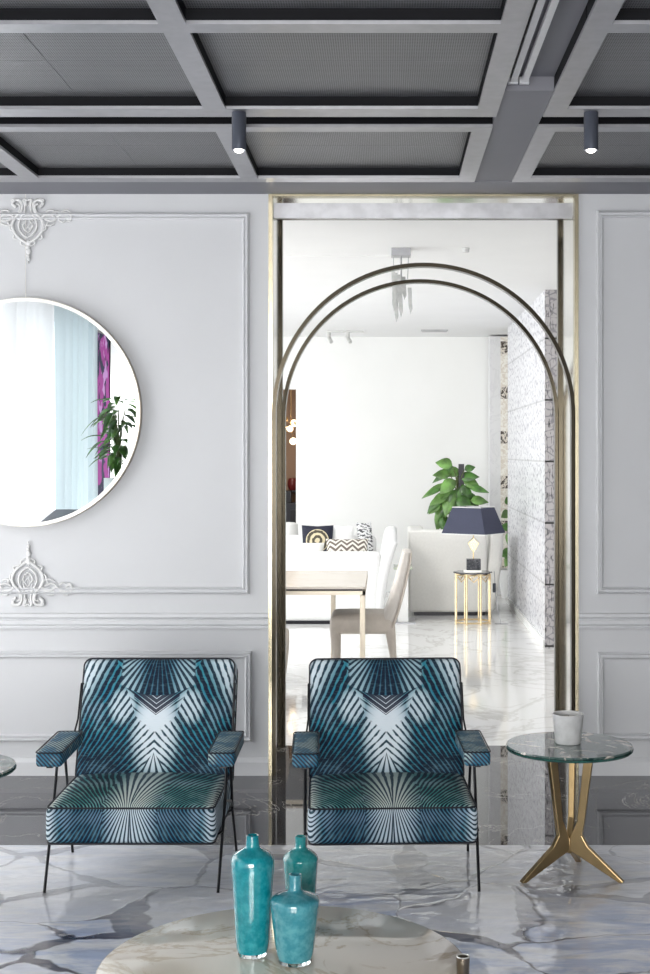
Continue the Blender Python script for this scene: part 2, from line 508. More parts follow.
# floors
b = B(); bx(b, XL, XR, YB, 5.75, -.1, 0); struct('floor', b, M['floor'])
b = B(); bx(b, XL, XR, 5.75, WY, -.1, 0); bx(b, OX0, OX1, WY, WY2, -.1, 0); struct('floor', b, M['band'])
b = B(); bx(b, FX0, FX1, WY2, 20.5, -.1, 0); struct('floor', b, M['farfloor'])
# panelled wall: left and right piers
b = B(); bx(b, FX0, OX0, WY, WY2, 0, ZT+.35); struct('wall_back_left', b, M['wall'])
b = B(); bx(b, OX1, FX1, WY, WY2, 0, ZT+.35); struct('wall_back_right', b, M['wall'])
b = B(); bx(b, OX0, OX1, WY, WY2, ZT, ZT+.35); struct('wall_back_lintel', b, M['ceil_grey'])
def moulding_frame(bm, x0, x1, z0, z1, w=.036, y=WY):
    prof = [(0, 0), (.0, .016), (.009, .026), (.014, .012), (.020, .012), (.028, .022), (.036, .010), (.036, 0)]   # (inward, out)
    for (a, o) in zip(prof, prof[1:]):
        def loop(q): return [(x0+q[0], y-q[1], z0+q[0]), (x1-q[0], y-q[1], z0+q[0]), (x1-q[0], y-q[1], z1-q[0]), (x0+q[0], y-q[1], z1-q[0])]
        A = [bm.verts.new(p) for p in loop(a)]; Bq = [bm.verts.new(p) for p in loop(o)]
        for i in range(4): bm.faces.new((A[i], A[(i+1) % 4], Bq[(i+1) % 4], Bq[i]))
def hprof(bm, x0, x1, prof, y=WY):
    prism(bm, prof, lambda p, q, t: (t, y-p, q), x0, x1)
zz = lambda py: Z(py, 7.0)
b = B()
moulding_frame(b, X(-191, 7), X(249.5, 7), zz(594), zz(213)); struct('trim_1', b, M['moulding'])
b = B(); moulding_frame(b, X(-191, 7), X(252, 7), zz(741), zz(651)); struct('trim_2', b, M['moulding'])
b = B(); moulding_frame(b, X(596, 7), X(870, 7), zz(594), zz(211)); struct('trim_3', b, M['moulding'])
b = B(); moulding_frame(b, X(597, 7), X(870, 7), zz(740), zz(652)); struct('trim_4', b, M['moulding'])
t0, t1 = zz(630), zz(613)
railp = [(0, t0), (.010, t0), (.016, t0+.014), (.009, t0+.022), (.018, t0+.032), (.018, t0+.048), (.009, t0+.056), (.022, t0+.068), (.022, t1-.003), (.015, t1), (0, t1)]
b = B(); hprof(b, XL, OX0, railp); struct('trim_5', b, M['moulding'])
b = B(); hprof(b, OX1, XR, railp); struct('trim_6', b, M['moulding'])
bp = [(0, 0), (.02, 0), (.02, .068), (.013, .078), (.007, .086), (0, .09)]
b = B(); hprof(b, XL, OX0, bp); struct('baseboard_back_left', b, M['moulding'])
b = B(); hprof(b, OX1, XR, bp); struct('baseboard_back_right', b, M['moulding'])
# side and rear walls of the front room
b = B()
bx(b, XL-.2, XL, YB, .85, 0, ZT+.3); bx(b, XL-.2, XL, 6.7, WY, 0, ZT+.3); bx(b, XL-.2, XL, .85, 6.7, 0, .08); bx(b, XL-.2, XL, .85, 6.7, 2.9, ZT+.3)
struct('wall_left', b, M['wall'])
b = B(); bx(b, XR, XR+.2, YB, WY, 0, ZT+.3); struct('wall_right', b, simple('dark_grey_wall', (.10, .10, .11), .5, var=.03))
b = B()
bx(b, XL-.2, -2.5, YB-.2, YB, 0, ZT+.3); bx(b, 1.4, XR+.2, YB-.2, YB, 0, ZT+.3); bx(b, -2.5, 1.4, YB-.2, YB, 0, .35); bx(b, -2.5, 1.4, YB-.2, YB, 2.75, ZT+.3)
struct('wall_front', b, M['wall'])
b = B()
for i in range(5):
    yy = .85+i*(5.85/4); bx(b, XL-.14, XL-.06, yy-.025, yy+.025, .08, 2.9)
bx(b, XL-.14, XL-.06, .85, 6.7, .08, .13); bx(b, XL-.14, XL-.06, .85, 6.7, 2.85, 2.9)
struct('window_1', b, M['moulding'])
b = B()
for i in range(4):
    xx = -2.5+i*1.3; bx(b, xx-.03, xx+.03, YB-.14, YB-.06, .35, 2.75)
bx(b, -2.5, 1.4, YB-.14, YB-.06, .35, .41); bx(b, -2.5, 1.4, YB-.14, YB-.06, 2.69, 2.75)
struct('window_2', b, M['moulding'])

# ------------------------------------------------------------------ ceiling
ZR = ZT+.048    # recessed mesh plane
b = B(); bx(b, XL, XR, YB, WY, ZR+.03, ZR+.2); struct('ceiling', b, M['ceil_dark'])
b = B(); bx(b, XL, XR, 6.69, WY, ZT, ZR+.03); struct('ceiling', b, M['ceil_grey'])
bxL = [(-2.72, -2.64), (-1.751, -1.667), (-.697, -.613), (.357, .437)]
bxR = [(.62, .70), (1.67, 1.75), (2.62, 2.70)]
rows = [(5.64, 6.59), (4.31, 5.264), (3.27, 4.22), (2.23, 3.18), (1.19, 2.14)]
yb = [(6.59, 6.69), (5.556, 5.64), (5.264, 5.39), (4.22, 4.31), (3.18, 3.27), (2.14, 2.23), (1.1, 1.19)]
k = 1
spans = [(bxL[0][0], bxL[-1][1]), (bxR[0][0], bxR[-1][1])]
b = B()
for s0, s1 in spans:
    for y0, y1 in yb: bx(b, s0, s1, y0, y1, ZT, ZT+.012)
struct('trim_7', b, M['alu'])
b = B()
for (s0, s1) in bxL+bxR:
    for y0, y1 in [(5.64, 6.59), (4.31, 5.264), (3.27, 4.22), (2.23, 3.18), (1.19, 2.14)]:
        bx(b, s0, s1, y0, y1, ZT, ZT+.012)
struct('trim_8', b, M['alu'])
# dark uprights of every cell
b = B()
for s0, s1 in spans:
    for y0, y1 in yb: bx(b, s0, s1, y0+.002, y1-.002, ZT+.012, ZR+.03)
for (s0, s1) in bxL+bxR:
    for y0, y1 in rows: bx(b, s0+.002, s1-.002, y0-.002, y1+.002, ZT+.012, ZR+.03)
struct('trim_9', b, M['ceil_dark'])
b = B(); bx(b, .437, .62, 5.02, 6.69, ZT+.006, ZR+.03); struct('trim_10', b, M['ceil_grey'])
b = B(); bx(b, .437, .62, 1.1, 5.02, ZR+.01, ZR+.03); struct('trim_11', b, M['ceil_grey'])
names = {}
cols = list(zip(bxL, bxL[1:]))+list(zip(bxR, bxR[1:]))
colname = ['far left bay beyond the left beam', 'left bay above the mirror', 'middle bay above the arch', 'right bay above the side table', 'far right bay']
rown = ['row nearest the panelled wall', 'second row from the panelled wall', 'third row from the panelled wall', 'fourth row from the wall', 'fifth row from the wall']
for ri, (y0, y1) in enumerate(rows[:3]):
    for ci, (a, c) in enumerate(cols):
        if ci in (0, 4) : 
            pass
        if ci == 0 and ri > 0: continue
        b = B(); bx(b, a[1]+.001, c[0]-.001, y0+.001, y1-.001, ZR, ZR+.006)
        for q in (.5,):       # folded seam
            xm = a[1]+(c[0]-a[1])*q; bx(b, xm-.003, xm+.003, y0+.01, y1-.01, ZR-.0012, ZR)
            ym = y0+(y1-y0)*.5; bx(b, a[1]+.01, c[0]-.01, ym-.003, ym+.003, ZR-.0012, ZR)
        o = obj('mesh_ceiling_panel', b, M['mesh'])
        tag(o, 'grey perforated mesh panel, %s, %s' % (colname[ci], rown[ri]), 'ceiling panel', 'perforated mesh ceiling panels')
# rails in the ceiling channel
for i, (x0, x1) in enumerate([(.455, .478), (.496, .519)]):
    b = B(); bx(b, x0, x1, 2.0, 5.0, ZR-.022, ZR-.006); bx(b, x0-.006, x1+.006, 4.985, 5.005, ZR-.024, ZR+.0)
    bx(b, x0+.006, x1-.006, 2.0, 5.0, ZR-.006, ZR+.012)
    o = obj('ceiling_rail', b, M['rail']); tag(o, 'thin pale metal rail in the ceiling channel, %s one' % ['left', 'right'][i], 'rail', 'twin rails in the ceiling channel')
# spotlights in the slot
def spot(px, label):
    d = 5.315; xx = X(px, d)
    t = thing('track_spotlight', label, 'spotlight', (xx, d, ZT-.148), 0, 'cylinder spotlights hanging from the slot')
    b = B(); lathe(b, [(.020, .012), (.0255, .0), (.028, .001), (.028, .145), (.026, .1478), (0, .1478)], seg=32); obj('body', b, M['spotgrey'], t, smooth=True)
    b = B(); lathe(b, [(0, -.010), (.010, -.008), (.0175, -.003), (.0195, .012), (0, .012)], seg=24); obj('lens', b, M['bulb'], t)
    l = bpy.data.lights.new('spot', 'SPOT'); l.energy = 14; l.spot_size = math.radians(50); l.spot_blend = .6; l.color = (1, .93, .84); l.shadow_soft_size = .02
    lo = bpy.data.objects.new('spot_lamp', l); C.objects.link(lo); lo.parent = t; lo.location = (0, 0, -.01)
    return t
spot(239, 'grey cylinder spotlight above the left pier, left of the arch')
spot(591, 'grey cylinder spotlight on the right, above the right wall panel')
b = B()
bx(b, bxL[0][0], bxL[-1][1], 5.39, 5.556, ZR+.022, ZR+.03); bx(b, bxR[0][0], XR, 5.39, 5.556, ZR+.022, ZR+.03); struct('trim_12', b, M['ceil_dark'])

# ------------------------------------------------------------------ archway metal frames
ACX, AR, ASZ = .197, .774, 1.842
def arch_pts(n=64):
    return [(ACX-AR*math.cos(PI*i/n), ASZ+AR*math.sin(PI*i/n)) for i in range(n+1)]
def arch_band(bm, w, y0, y1, legs=True):
    pts = [(ACX-AR, .0)]+arch_pts()+[(ACX+AR, .0)] if legs else arch_pts()
    inner = []; outer = []
    for (x, z) in pts:
        if z < ASZ: nx, nz = (1 if x < ACX else -1), 0
        else:
            nx, nz = (ACX-x)/AR, (ASZ-z)/AR
        outer.append((x, z)); inner.append((x+nx*w, z+nz*w))
    prev = None
    for o, i in zip(outer, inner):
        q = [bm.verts.new((o[0], y0, o[1])), bm.verts.new((o[0], y1, o[1])), bm.verts.new((i[0], y1, i[1])), bm.verts.new((i[0], y0, i[1]))]
        if prev:
            for k in range(4): bm.faces.new((prev[k], prev[(k+1) % 4], q[(k+1) % 4], q[k]))
        else: bm.faces.new(q[::-1])
        prev = q
    bm.faces.new(prev)
def archset(y0, y1, label, mat_arch, mat_rect):
    t = thing('arch_frame', label, 'arch frame', ((OX0+OX1)/2, y0, 0), 0, 'metal arch frames of the doorway')
    cx = (OX0+OX1)/2
    b = B(); arch_band(b, .020, 0, y1-y0)
    for v in b.verts: v.co.x -= cx
    obj('arch', b, mat_arch, t)
    for s in (0, 1):
        b = B()
        if s == 0: bx(b, OX0+.001-cx, OX0+.022-cx, 0, y1-y0, 0, ZT-.002)
        else: bx(b, OX1-.022-cx, OX1-.001-cx, 0, y1-y0, 0, ZT-.002)
        obj('upright', b, mat_rect, t)
    b = B(); bx(b, OX0+.023-cx, OX1-.023-cx, 0, y1-y0, ZT-.014, ZT-.002); obj('head_bar', b, mat_rect, t)
    return t
archset(WY-.012, WY+.045, 'slim champagne brass arch and frame at the front face of the panelled wall', M['darkbrass'], M['brass'])
archset(WY2-.045, WY2+.012, 'second slim bronze arch and frame at the back of the doorway', M['darkbrass'], M['darkbrass'])
b = B(); bx(b, OX0+.001, OX0+.006, WY+.046, WY2-.046, 0, ZT-.002); struct('trim_13', b, M['polish'])
b = B(); bx(b, OX1-.006, OX1-.001, WY+.046, WY2-.046, 0, ZT-.002); struct('trim_14', b, M['polish'])
b = B(); bx(b, OX0+.006, OX1-.006, WY+.046, WY2-.046, ZT-.007, ZT-.002); struct('trim_15', b, M['polish'])
b = B(); bx(b, OX0+.023, OX1-.023, WY+.05, WY+.08, Z(218, 7.05), Z(203, 7.05)); struct('trim_16', b, M['brushbar'])

# ------------------------------------------------------------------ far room shell
b = B(); bx(b, FX0, FX1, WY2, 16.2, FZ, FZ+.2); struct('ceiling', b, M['white_ceiling'])
b = B(); bx(b, FX0, .05, 9.50, 9.56, FZ-.006, FZ); struct('trim_17', b, M['white_ceiling'])
ex = X(296, 16.2)
b = B(); bx(b, ex, FX1, 16.2, 16.4, 0, FZ+.2); bx(b, FX0, ex, 16.2, 16.4, Z(389, 16.2), FZ+.2); bx(b, FX0, -2.6, 16.2, 16.4, 0, Z(389, 16.2)); struct('wall_far', b, M['white_wall'])
b = B(); bx(b, FX0-.2, FX0, WY2, 9.0, 0, FZ+.2); bx(b, FX0-.2, FX0, 15.2, 16.4, 0, FZ+.2); bx(b, FX0-.2, FX0, 9.0, 15.2, 2.85, FZ+.2); struct('wall_far_left', b, M['white_wall'])
b = B(); bx(b, FX1, FX1+.2, WY2, 16.4, 0, FZ+.2); struct('wall_far_right', b, M['white_wall'])
b = B(); bx(b, -4.6, 0, 19.6, 19.8, 0, 3.2); bx(b, -4.6, 0, 16.4, 19.8, 2.9, 3.1); bx(b, -.2, 0, 16.4, 19.6, 0, 3.2); bx(b, -4.6, -4.4, 16.4, 19.6, 0, 3.2); struct('wall_corridor', b, M['brown_wall'])
# patterned tile wall
b = B(); bx(b, 1.343, 1.352, 11.52, 15.0, .07, FZ); struct('wall_tiled', b, M['lace'])
b = B(); bx(b, 1.343, 1.70, 11.5, 11.52, 0, FZ); struct('wall_tiled', b, M['laceend'])
b = B(); bx(b, 1.352, 1.70, 11.52, 15.0, 0, FZ); struct('wall_tiled', b, M['white_wall'])
b = B(); bx(b, 1.33, 1.352, 11.53, 15.0, 0, .07); struct('baseboard_tiled', b, M['white_wall'])
# ornate column by the far wall
t = thing('decorative_column', 'pale square column with an ornate patterned strip near the far wall', 'column', (X(501, 15.9), 15.9, 0))
b = B(); bx(b, -.13, .13, 0, .25, 0, FZ-.02); obj('shaft', b, white_marble('pale_grey_stone', (.74, .74, .75), (.6, .6, .62), 3, .3, .4), t)
b = B(); bx(b, -.005, .085, -.02, 0, .02, Z(337, 15.9)); obj('ornate_strip', b, M['strip'], t)

# air vent, track lights, sensor
o = B(); d = F*(FZ-EYE)/(VY-330.)
bx(o, X(421, d), X(448, d), d-.05, d+.05, FZ-.012, FZ); 
for i in range(5): bx(o, X(422, d), X(447, d), d-.045+i*.02, d-.037+i*.02, FZ-.02, FZ-.012)
tag(obj('air_vent', o, simple('vent_grey', (.42, .42, .42), .5, var=.1), None), 'thin grey slot air vent in the white ceiling', 'air vent')
for i, px in enumerate((336, 355)):
    d = 15.4; t = thing('ceiling_spotlight', 'small white ceiling spotlight on the far ceiling, %s of the pair' % ['left', 'right'][i], 'spotlight', (X(px, d), d, FZ), 0, 'small ceiling spotlights in the far room')
    b = B(); bx(b, -.1, .1, -.02, .02, -.02, 0); obj('track', b, simple('offwhite', (.6, .6, .58), .5, var=.02), t)
    b = B(); tube(b, [(-.08, 0, -.02), (-.08, 0, -.08), (-.05, -.06, -.13)], .022, 10); obj('lamp_head', b, simple('offwhite2', (.55, .55, .53), .5, var=.02), t)
d = F*(FZ-EYE)/(VY-248.)
o = B(); lathe(o, [(0, -.03), (.02, -.03), (.025, 0)], X(466, d), d, 16, FZ); tag(obj('smoke_detector', o, simple('sensor_grey', (.6, .6, .6), .5, var=.02)), 'tiny grey sensor on the white ceiling right of the hanging lamp', 'detector')

# crystal pendant
d = 9.2; t = thing('pendant_lamp', 'pale crystal pendant hanging from the far room ceiling inside the arch', 'pendant lamp', (X(401, d), d, FZ))
b = B(); bx(b, -.065, .065, -.065, .065, -.05, 0); obj('canopy', b, M['alu'], t)
for i in range(9):
    b = B(); x0 = random.uniform(-.06, .06); y0 = random.uniform(-.05, .05); z0 = -random.uniform(.05, .3); L = random.uniform(.15, .24); a = random.uniform(-.05, .05); w = .013
    prism(b, [(-w, 0), (w, 0), (w*1.1, -L*.8), (0, -L), (-w*.9, -L*.7)], lambda p, q, tt: (x0+p+q*a, y0+tt, z0+q), -.008, .008)
    obj('crystal', b, M['crystal'], t)
b = B(); tube(b, [(0, 0, -.05), (0, 0, -.32)], .008, 6); tube(b, [(-.05, .01, -.05), (-.05, .01, -.2)], .003, 6); tube(b, [(.05, .01, -.05), (.045, .01, -.2)], .003, 6); obj('stem', b, M['alu'], t)

# ------------------------------------------------------------------ armchairs
def make_armchair(label):
    t = thing('armchair', label, 'armchair', (0, 0, 0), 0, 'armchairs in palm frond fabric')
    HW = .318
    b = B(); rbox(b, -HW, HW, 0, .56, .187, .325, .028, (.0, .008, .028), nm=10, nc=4)
    s = obj('seat', b, M['palm_seat'], t, smooth=True)
    b = B()
    for z in (.322, .190):
        tube(b, [(x, y, z) for x, y in rrect(-HW+.005, HW-.005, .005, .555, .028)], .0035, 6, True)
    obj('piping', b, M['piping'], s)
    b = B(); H = .515
    rbox(b, -HW, HW, 0, .115, 0, H, .024, (.0, .018, .0), nm=10, nc=4)
    bk = obj('backrest', b, M['palm_back'], t, smooth=True, loc=(0, .495, .30), rot=(-.37, 0, 0))
    b = B()
    for y in (.003, .112): tube(b, [(x, y, z) for x, z in rrect(-HW+.001, HW-.001, .001, H-.001, .034)], .0035, 6, True)
    obj('piping', b, M['piping'], bk)
    for sx in (-1, 1):
        x0, x1 = sorted((sx*.277, sx*.378))
        b = B(); rbox(b, x0, x1, .10, .47, .452, .508, .014, (0, 0, .004), nm=4, nc=3, fn=lambda p: (p.x, p.y, p.z+(p.y-.1)*.02))
        a = obj('armrest', b, M['palm_arm'], t, smooth=True)
        b = B(); tube(b, [(x, y, .507+(y-.1)*.02) for x, y in rrect(x0, x1, .1, .47, .016, 3)], .0028, 6, True)
        obj('piping', b, M['piping'], a)
        xs = sx*.331
        b = B(); tube(b, [(xs, .26, .449), (xs, .20, .30), (sx*.325, .026, .0)], .0058, 8); obj('leg', b, M['black'], t, smooth=True)
        b = B(); tube(b, [(xs, .38, .449), (xs, .46, .2), (sx*.338, .55, 0)], .0058, 8); obj('leg', b, M['black'], t, smooth=True)
        b = B(); bx(b, xs-.012, xs+.012, .13, .45, .443, .451); tube(b, [(xs, .40, .447), (xs, .53, .48), (sx*.3215, .575, .545), (sx*.3215, .64, .68)], .004, 8)
        tube(b, [(xs, .20, .30), (xs, .40, .25), (xs, .455, .215)], .005, 8); tube(b, [(sx*.3215, .64, .68), (sx*.30, .68, .67)], .004, 8); obj('side_frame', b, M['black'], t, smooth=True)
    b = B()
    for y, z in ((.13, .180), (.46, .180)): tube(b, [(-.331, y if y > .3 else .108, .2 if y > .3 else .21), (-.30, y, z), (.30, y, z), (.331, y if y > .3 else .108, .2 if y > .3 else .21)], .005, 8)
    obj('seat_frame', b, M['black'], t, smooth=True)
    return t
ac = make_armchair('teal and white palm print armchair in front of the arch, beside the side table')
ac.location = (.030, 5.1, 0); ac.rotation_euler = (0, 0, .045)
ac2 = dup(ac, None, (-.95, 5.1, 0), 0.0, 'teal and white palm print armchair on the left, below the round mirror')

# ------------------------------------------------------------------ side tables
def make_side(label, loc, rz, H=.513, R=.247, st=(-157, -22, 72)):
    t = thing('side_table', label, 'side table', loc, rz, 'round marble side tables on bronze tripods')
    b = B(); lathe(b, [(0, H-.020), (R-.006, H-.020), (R, H-.014), (R, H-.010), (R-.003, H-.0095)], seg=72); obj('glass_rim', b, M['glassedge'], t, smooth=True)
    b = B(); lathe(b, [(0, H-.0095), (R-.004, H-.0095), (R-.001, H-.006), (R-.004, H), (0, H)], seg=72); obj('tabletop', b, M['green'], t, smooth=True)
    for a in st:
        a = math.radians(a); ca, sa = math.cos(a), math.sin(a)
        poly = [(.062, H-.021), (.098, H-.021), (.060, .21), (.052, .165), (.075, .125), (.215, .004), (.210, 0), (.195, 0), (.045, .082), (.008, .10), (.006, .155), (.034, .22)]
        b = B(); prism(b, poly, lambda p, q, tt: (p*ca-tt*sa, p*sa+tt*ca, q), -.012, .012)
        obj('leg', b, M['bronzeleg'], t, bevel=.003)
    b = B(); lathe(b, [(0, .09), (.010, .092), (.012, .1), (.012, .15), (.0, .158)], seg=16); obj('hub', b, M['bronzeleg'], t, smooth=True)
    return t
sd = make_side('green marble topped side table with bronze tripod legs, right of the armchairs', (.717, 5.33, 0), 0)
sx = -44
s2 = dup(sd, None, (X(-54, 4.95), 4.95, 0), math.radians(80), 'marble side table cut off by the left edge, only its rim showing')
# candle pot
d = 5.30; t = thing('candle_pot', 'pale grey tapered pot holding a candle on the green marble side table', 'candle', (X(568, 5.35), 5.35, .5133))
b = B(); lathe(b, [(0, 0), (.046, 0), (.050, .004), (.0605, .110), (.0615, .116), (.057, .116), (.055, .085), (0, .085)], seg=48); obj('pot', b, M['concrete'], t, smooth=True)
b = B(); lathe(b, [(0, .0855), (.0545, .0855), (.055, .097), (0, .099)], seg=32); w = obj('candle', b, M['wax'], t, smooth=True)
b = B(); tube(b, [(0, 0, .098), (.001, 0, .108)], .0012, 6); obj('wick', b, M['black'], w)

# ------------------------------------------------------------------ coffee table and vases
TZ = .40; cd = 3.335; cxx = X(283, cd); cr = .452
t = thing('coffee_table', 'round cream onyx coffee table in the foreground', 'coffee table', (cxx, cd, 0))
b = B(); lathe(b, [(0, TZ-.026), (cr-.012, TZ-.026), (cr-.002, TZ-.018), (cr, TZ-.010), (cr-.003, TZ-.002), (cr-.008, TZ), (0, TZ)], seg=96); obj('tabletop', b, M['tablemarble'], t, smooth=True)
b = B(); lathe(b, [(0, 0), (.22, 0), (.22, .012), (.06, .03), (.05, .06), (.05, TZ-.04), (.09, TZ-.0265), (0, TZ-.0265)], seg=48); obj('pedestal', b, M['bronzeleg'], t, smooth=True)
def vase(px, d, prof, mat, label, foot):
    t = thing('vase', label, 'vase', (X(px, d), d, TZ+.0003), 0, 'turquoise glass vases on the coffee table')
    # smooth the profile
    pr = []
    for i in range(len(prof)-1):
        p0 = prof[max(i-1, 0)]; p1 = prof[i]; p2 = prof[i+1]; p3 = prof[min(i+2, len(prof)-1)]
        for k in range(6):
            u = k/6
            pr.append(tuple(.5*((2*p1[j])+(-p0[j]+p2[j])*u+(2*p0[j]-5*p1[j]+4*p2[j]-p3[j])*u*u+(-p0[j]+3*p1[j]-3*p2[j]+p3[j])*u**3) for j in (0, 1)))
    pr.append(prof[-1]); top = prof[-1]
    pr += [(top[0]-.004, top[1]+.001), (top[0]-.006, top[1]-.02), (0, top[1]-.03)]
    b = B(); lathe(b, [(0, .010)]+pr, seg=56); obj('body', b, mat, t, smooth=True)
    b = B(); lathe(b, [(0, 0), (foot*.96, 0), (foot, .003), (foot, .0098), (0, .0098)], seg=48); obj('foot', b, M['clear'], t, smooth=True)
    return t
vase(252.5, 3.41, [(.0385, .010), (.042, .03), (.0455, .09), (.050, .17), (.0535, .215), (.054, .232), (.048, .248), (.030, .260), (.0185, .268), (.0165, .278), (.0155, .296)], M['teal1'], 'tall slender turquoise bottle vase, tallest of the three', .037)
vase(300.5, 3.60, [(.034, .010), (.037, .03), (.040, .08), (.0435, .14), (.046, .172), (.045, .186), (.033, .200), (.018, .209), (.0145, .218), (.0150, .240)], M['teal2'], 'small green-turquoise bottle vase standing behind the squat vase', .033)
vase(295, 3.36, [(.042, .010), (.046, .025), (.052, .07), (.0585, .125), (.0605, .142), (.058, .156), (.040, .166), (.020, .174), (.0155, .184), (.0155, .214)], M['teal3'], 'squat pale turquoise bottle vase in front of the other two', .041)
# small cup on the table edge at lower right
t = thing('cup', 'small dark cup with a pale rim at the right edge of the coffee table', 'cup', (X(467, 3.17), 3.12, 0))
t.location = (X(463, 3.26), 3.26, TZ+.0003)
b = B(); lathe(b, [(0, 0), (.012, 0), (.015, .006), (.016, .048), (.0135, .048), (.0125, .012), (0, .012)], seg=24); obj('body', b, M['rimside'], t, smooth=True)
b = B(); tube(b, [(.0148*math.cos(a*PI/8), .0148*math.sin(a*PI/8), .0495) for a in range(16)], .0018, 6, True); obj('rim', b, M['silver'], t, smooth=True)

# ------------------------------------------------------------------ mirror and ornaments
mcx, mcz, mr = X(28.5, 7), Z(412.5, 7), .580
t = thing('wall_mirror', 'large round mirror with a slim silver rim on the left wall', 'mirror', (mcx, WY, mcz))
def ring(bm, r0, r1, y0, y1, seg=128):
    q = []
    for i in range(seg):
        a = 2*PI*i/seg; c, s = math.cos(a), math.sin(a)
        q.append([bm.verts.new((r*c, y, r*s)) for r, y in ((r0, y0), (r1, y0), (r1, y1), (r0, y1))])
    for i in range(seg):
        A, Bq = q[i], q[(i+1) % seg]
        for k in range(4): bm.faces.new((A[k], A[(k+1) % 4], Bq[(k+1) % 4], Bq[k]))
b = B(); ring(b, mr-.018, mr, -.062, -.054); obj('rim', b, M['silver'], t, smooth=True)
b = B(); ring(b, mr-.03, mr+.002, -.0538, -.001); obj('rim_side', b, M['rimside'], t, smooth=True)
b = B(); v = [b.verts.new(((mr-.012)*math.cos(2*PI*i/96), -.0545, (mr-.012)*math.sin(2*PI*i/96))) for i in range(96)]; b.faces.new(v)
r_ = bmesh.ops.extrude_face_region(b, geom=b.faces[:]); bmesh.ops.translate(b, verts=[g for g in r_['geom'] if isinstance(g, bmesh.types.BMVert)], vec=(0, .0006, 0))
obj('glass', b, M['mirror'], t)
b = B(); tube(b, [(-.012, -.010, mr-.01), (-.012, -.010, ZT-mcz-.003)], .0013, 6); obj('hanging_wire', b, M['silver'], t)

def ornament(py_ref, flip, label):
    # coordinates taken from the upper motif, in px from its centre (x right, y down)
    t = thing('plaster_ornament', label, 'ornament', (X(28.5, 7), WY, 0), 0, 'white plaster scroll ornaments above and below the mirror')
    s = 7/F; sg = -1 if not flip else 1
    z0 = Z(py_ref, 7)
    def W(pts, lift=.008): return [(x*s, -lift-(.004 if True else 0), z0+sg*y*s) for x, y in pts]
    def smooth(pts, n=5):
        out = []
        for i in range(len(pts)-1):
            p0 = pts[max(i-1, 0)]; p1 = pts[i]; p2 = pts[i+1]; p3 = pts[min(i+2, len(pts)-1)]
            for k in range(n):
                u = k/n; out.append(tuple(.5*((2*p1[j])+(-p0[j]+p2[j])*u+(2*p0[j]-5*p1[j]+4*p2[j]-p3[j])*u*u+(-p0[j]+3*p1[j]-3*p2[j]+p3[j])*u**3) for j in (0, 1)))
        out.append(pts[-1]); return out
    b = B()
    for m in (-1, 1):
        def T(pts, r0, r1, lift=.008):
            q = smooth([(m*x, y) for x, y in pts]); n = len(q)
            tube(b, W(q, lift), [(r0+(r1-r0)*i/(n-1)) for i in range(n)], 8)
        T([(-11.5, -14), (-15, -17), (-13.5, -20.5), (-9, -21), (-6, -17), (-6.5, -11), (-10, -6), (-14, -1), (-15.5, 5), (-13, 12), (-7, 18), (-1, 22)], .009, .008)
        T([(-1, -15), (-3, -20), (-4.5, -21), (-3, -16), (-3.5, -9), (-7, -3), (-9, 3), (-8, 9), (-4, 14), (0, 16)], .006, .0055)
        T([(-11, -17), (-8, -16), (-7.5, -12), (-9, -9)], .005, .006, .012)
        T([(-2, 0), (-5, 4), (-3, 9), (0, 11)], .004, .004, .006)
        T([(0, -8), (-3, -4), (-5, 0)], .004, .004, .006)
        T([(-15, 2), (-18, 5), (-17, 9), (-13.5, 9)], .006, .004)
        T([(-13, 13), (-14.5, 17), (-10, 18)], .006, .003)
        T([(-6, 19), (-7, 23), (-2.5, 25)], .006, .003)
        T([(-14, -18), (-16, -21), (-11, -22), (-7, -20)], .007, .004, .010)
        T([(-4, -19), (-3, -22), (0, -20)], .006, .005, .010)
        T([(-18, -9), (-22, -11), (-26, -10), (-24, -7)], .007, .004)
        T([(-20, 1), (-19, 4), (-23, 4), (-27, 2)], .006, .004)
        T([(-33, -8), (-37, -11), (-41, -10), (-44, -6), (-43, -1), (-39, 1)], .006, .004)
        # wings
        T([(-14, -4), (-19, -7), (-24, -6), (-28, -3), (-32, -6), (-37, -8), (-42, -7), (-43.5, -3), (-40, -1.5), (-38, -4)], .0085, .005)
        T([(-17, -2), (-22, 0), (-27, -1), (-30, -4)], .006, .004)
        T([(-25, -8), (-29, -9.5), (-33, -8)], .005, .004)
        T([(-31, -1), (-35, 1), (-38, -1)], .005, .003)
    # lattice heart
    for dx in (-4, 0, 4):
        tube(b, W([(dx-4, 1), (dx+3, 9)] if dx < 4 else [(0, -3), (5, 3)], .004), .0025, 6)
        tube(b, W([(dx+4, 1), (dx-3, 9)] if dx > -4 else [(0, -3), (-5, 3)], .004), .0025, 6)
    obj('scroll', b, M['plaster'], t, smooth=True)
    b = B()
    for i, (y, r) in enumerate([(22, .016), (26, .012), (30, .014), (34, .010), (37.5, .0095), (41, .006)]):
        bmesh.ops.create_icosphere(b, subdivisions=2, radius=r, matrix=Matrix.Translation(W([(0 if i % 2 else .6, y)], .006)[0]) @ Matrix.Diagonal((1, .7, 1.15, 1)))
    obj('drop', b, M['plaster'], t, smooth=True)
    return t
ornament(221.5, False, 'white plaster scroll ornament at the top of the wall panel above the mirror')
ornament(583.5, True, 'white plaster scroll ornament on the wall below the mirror, pointing up')

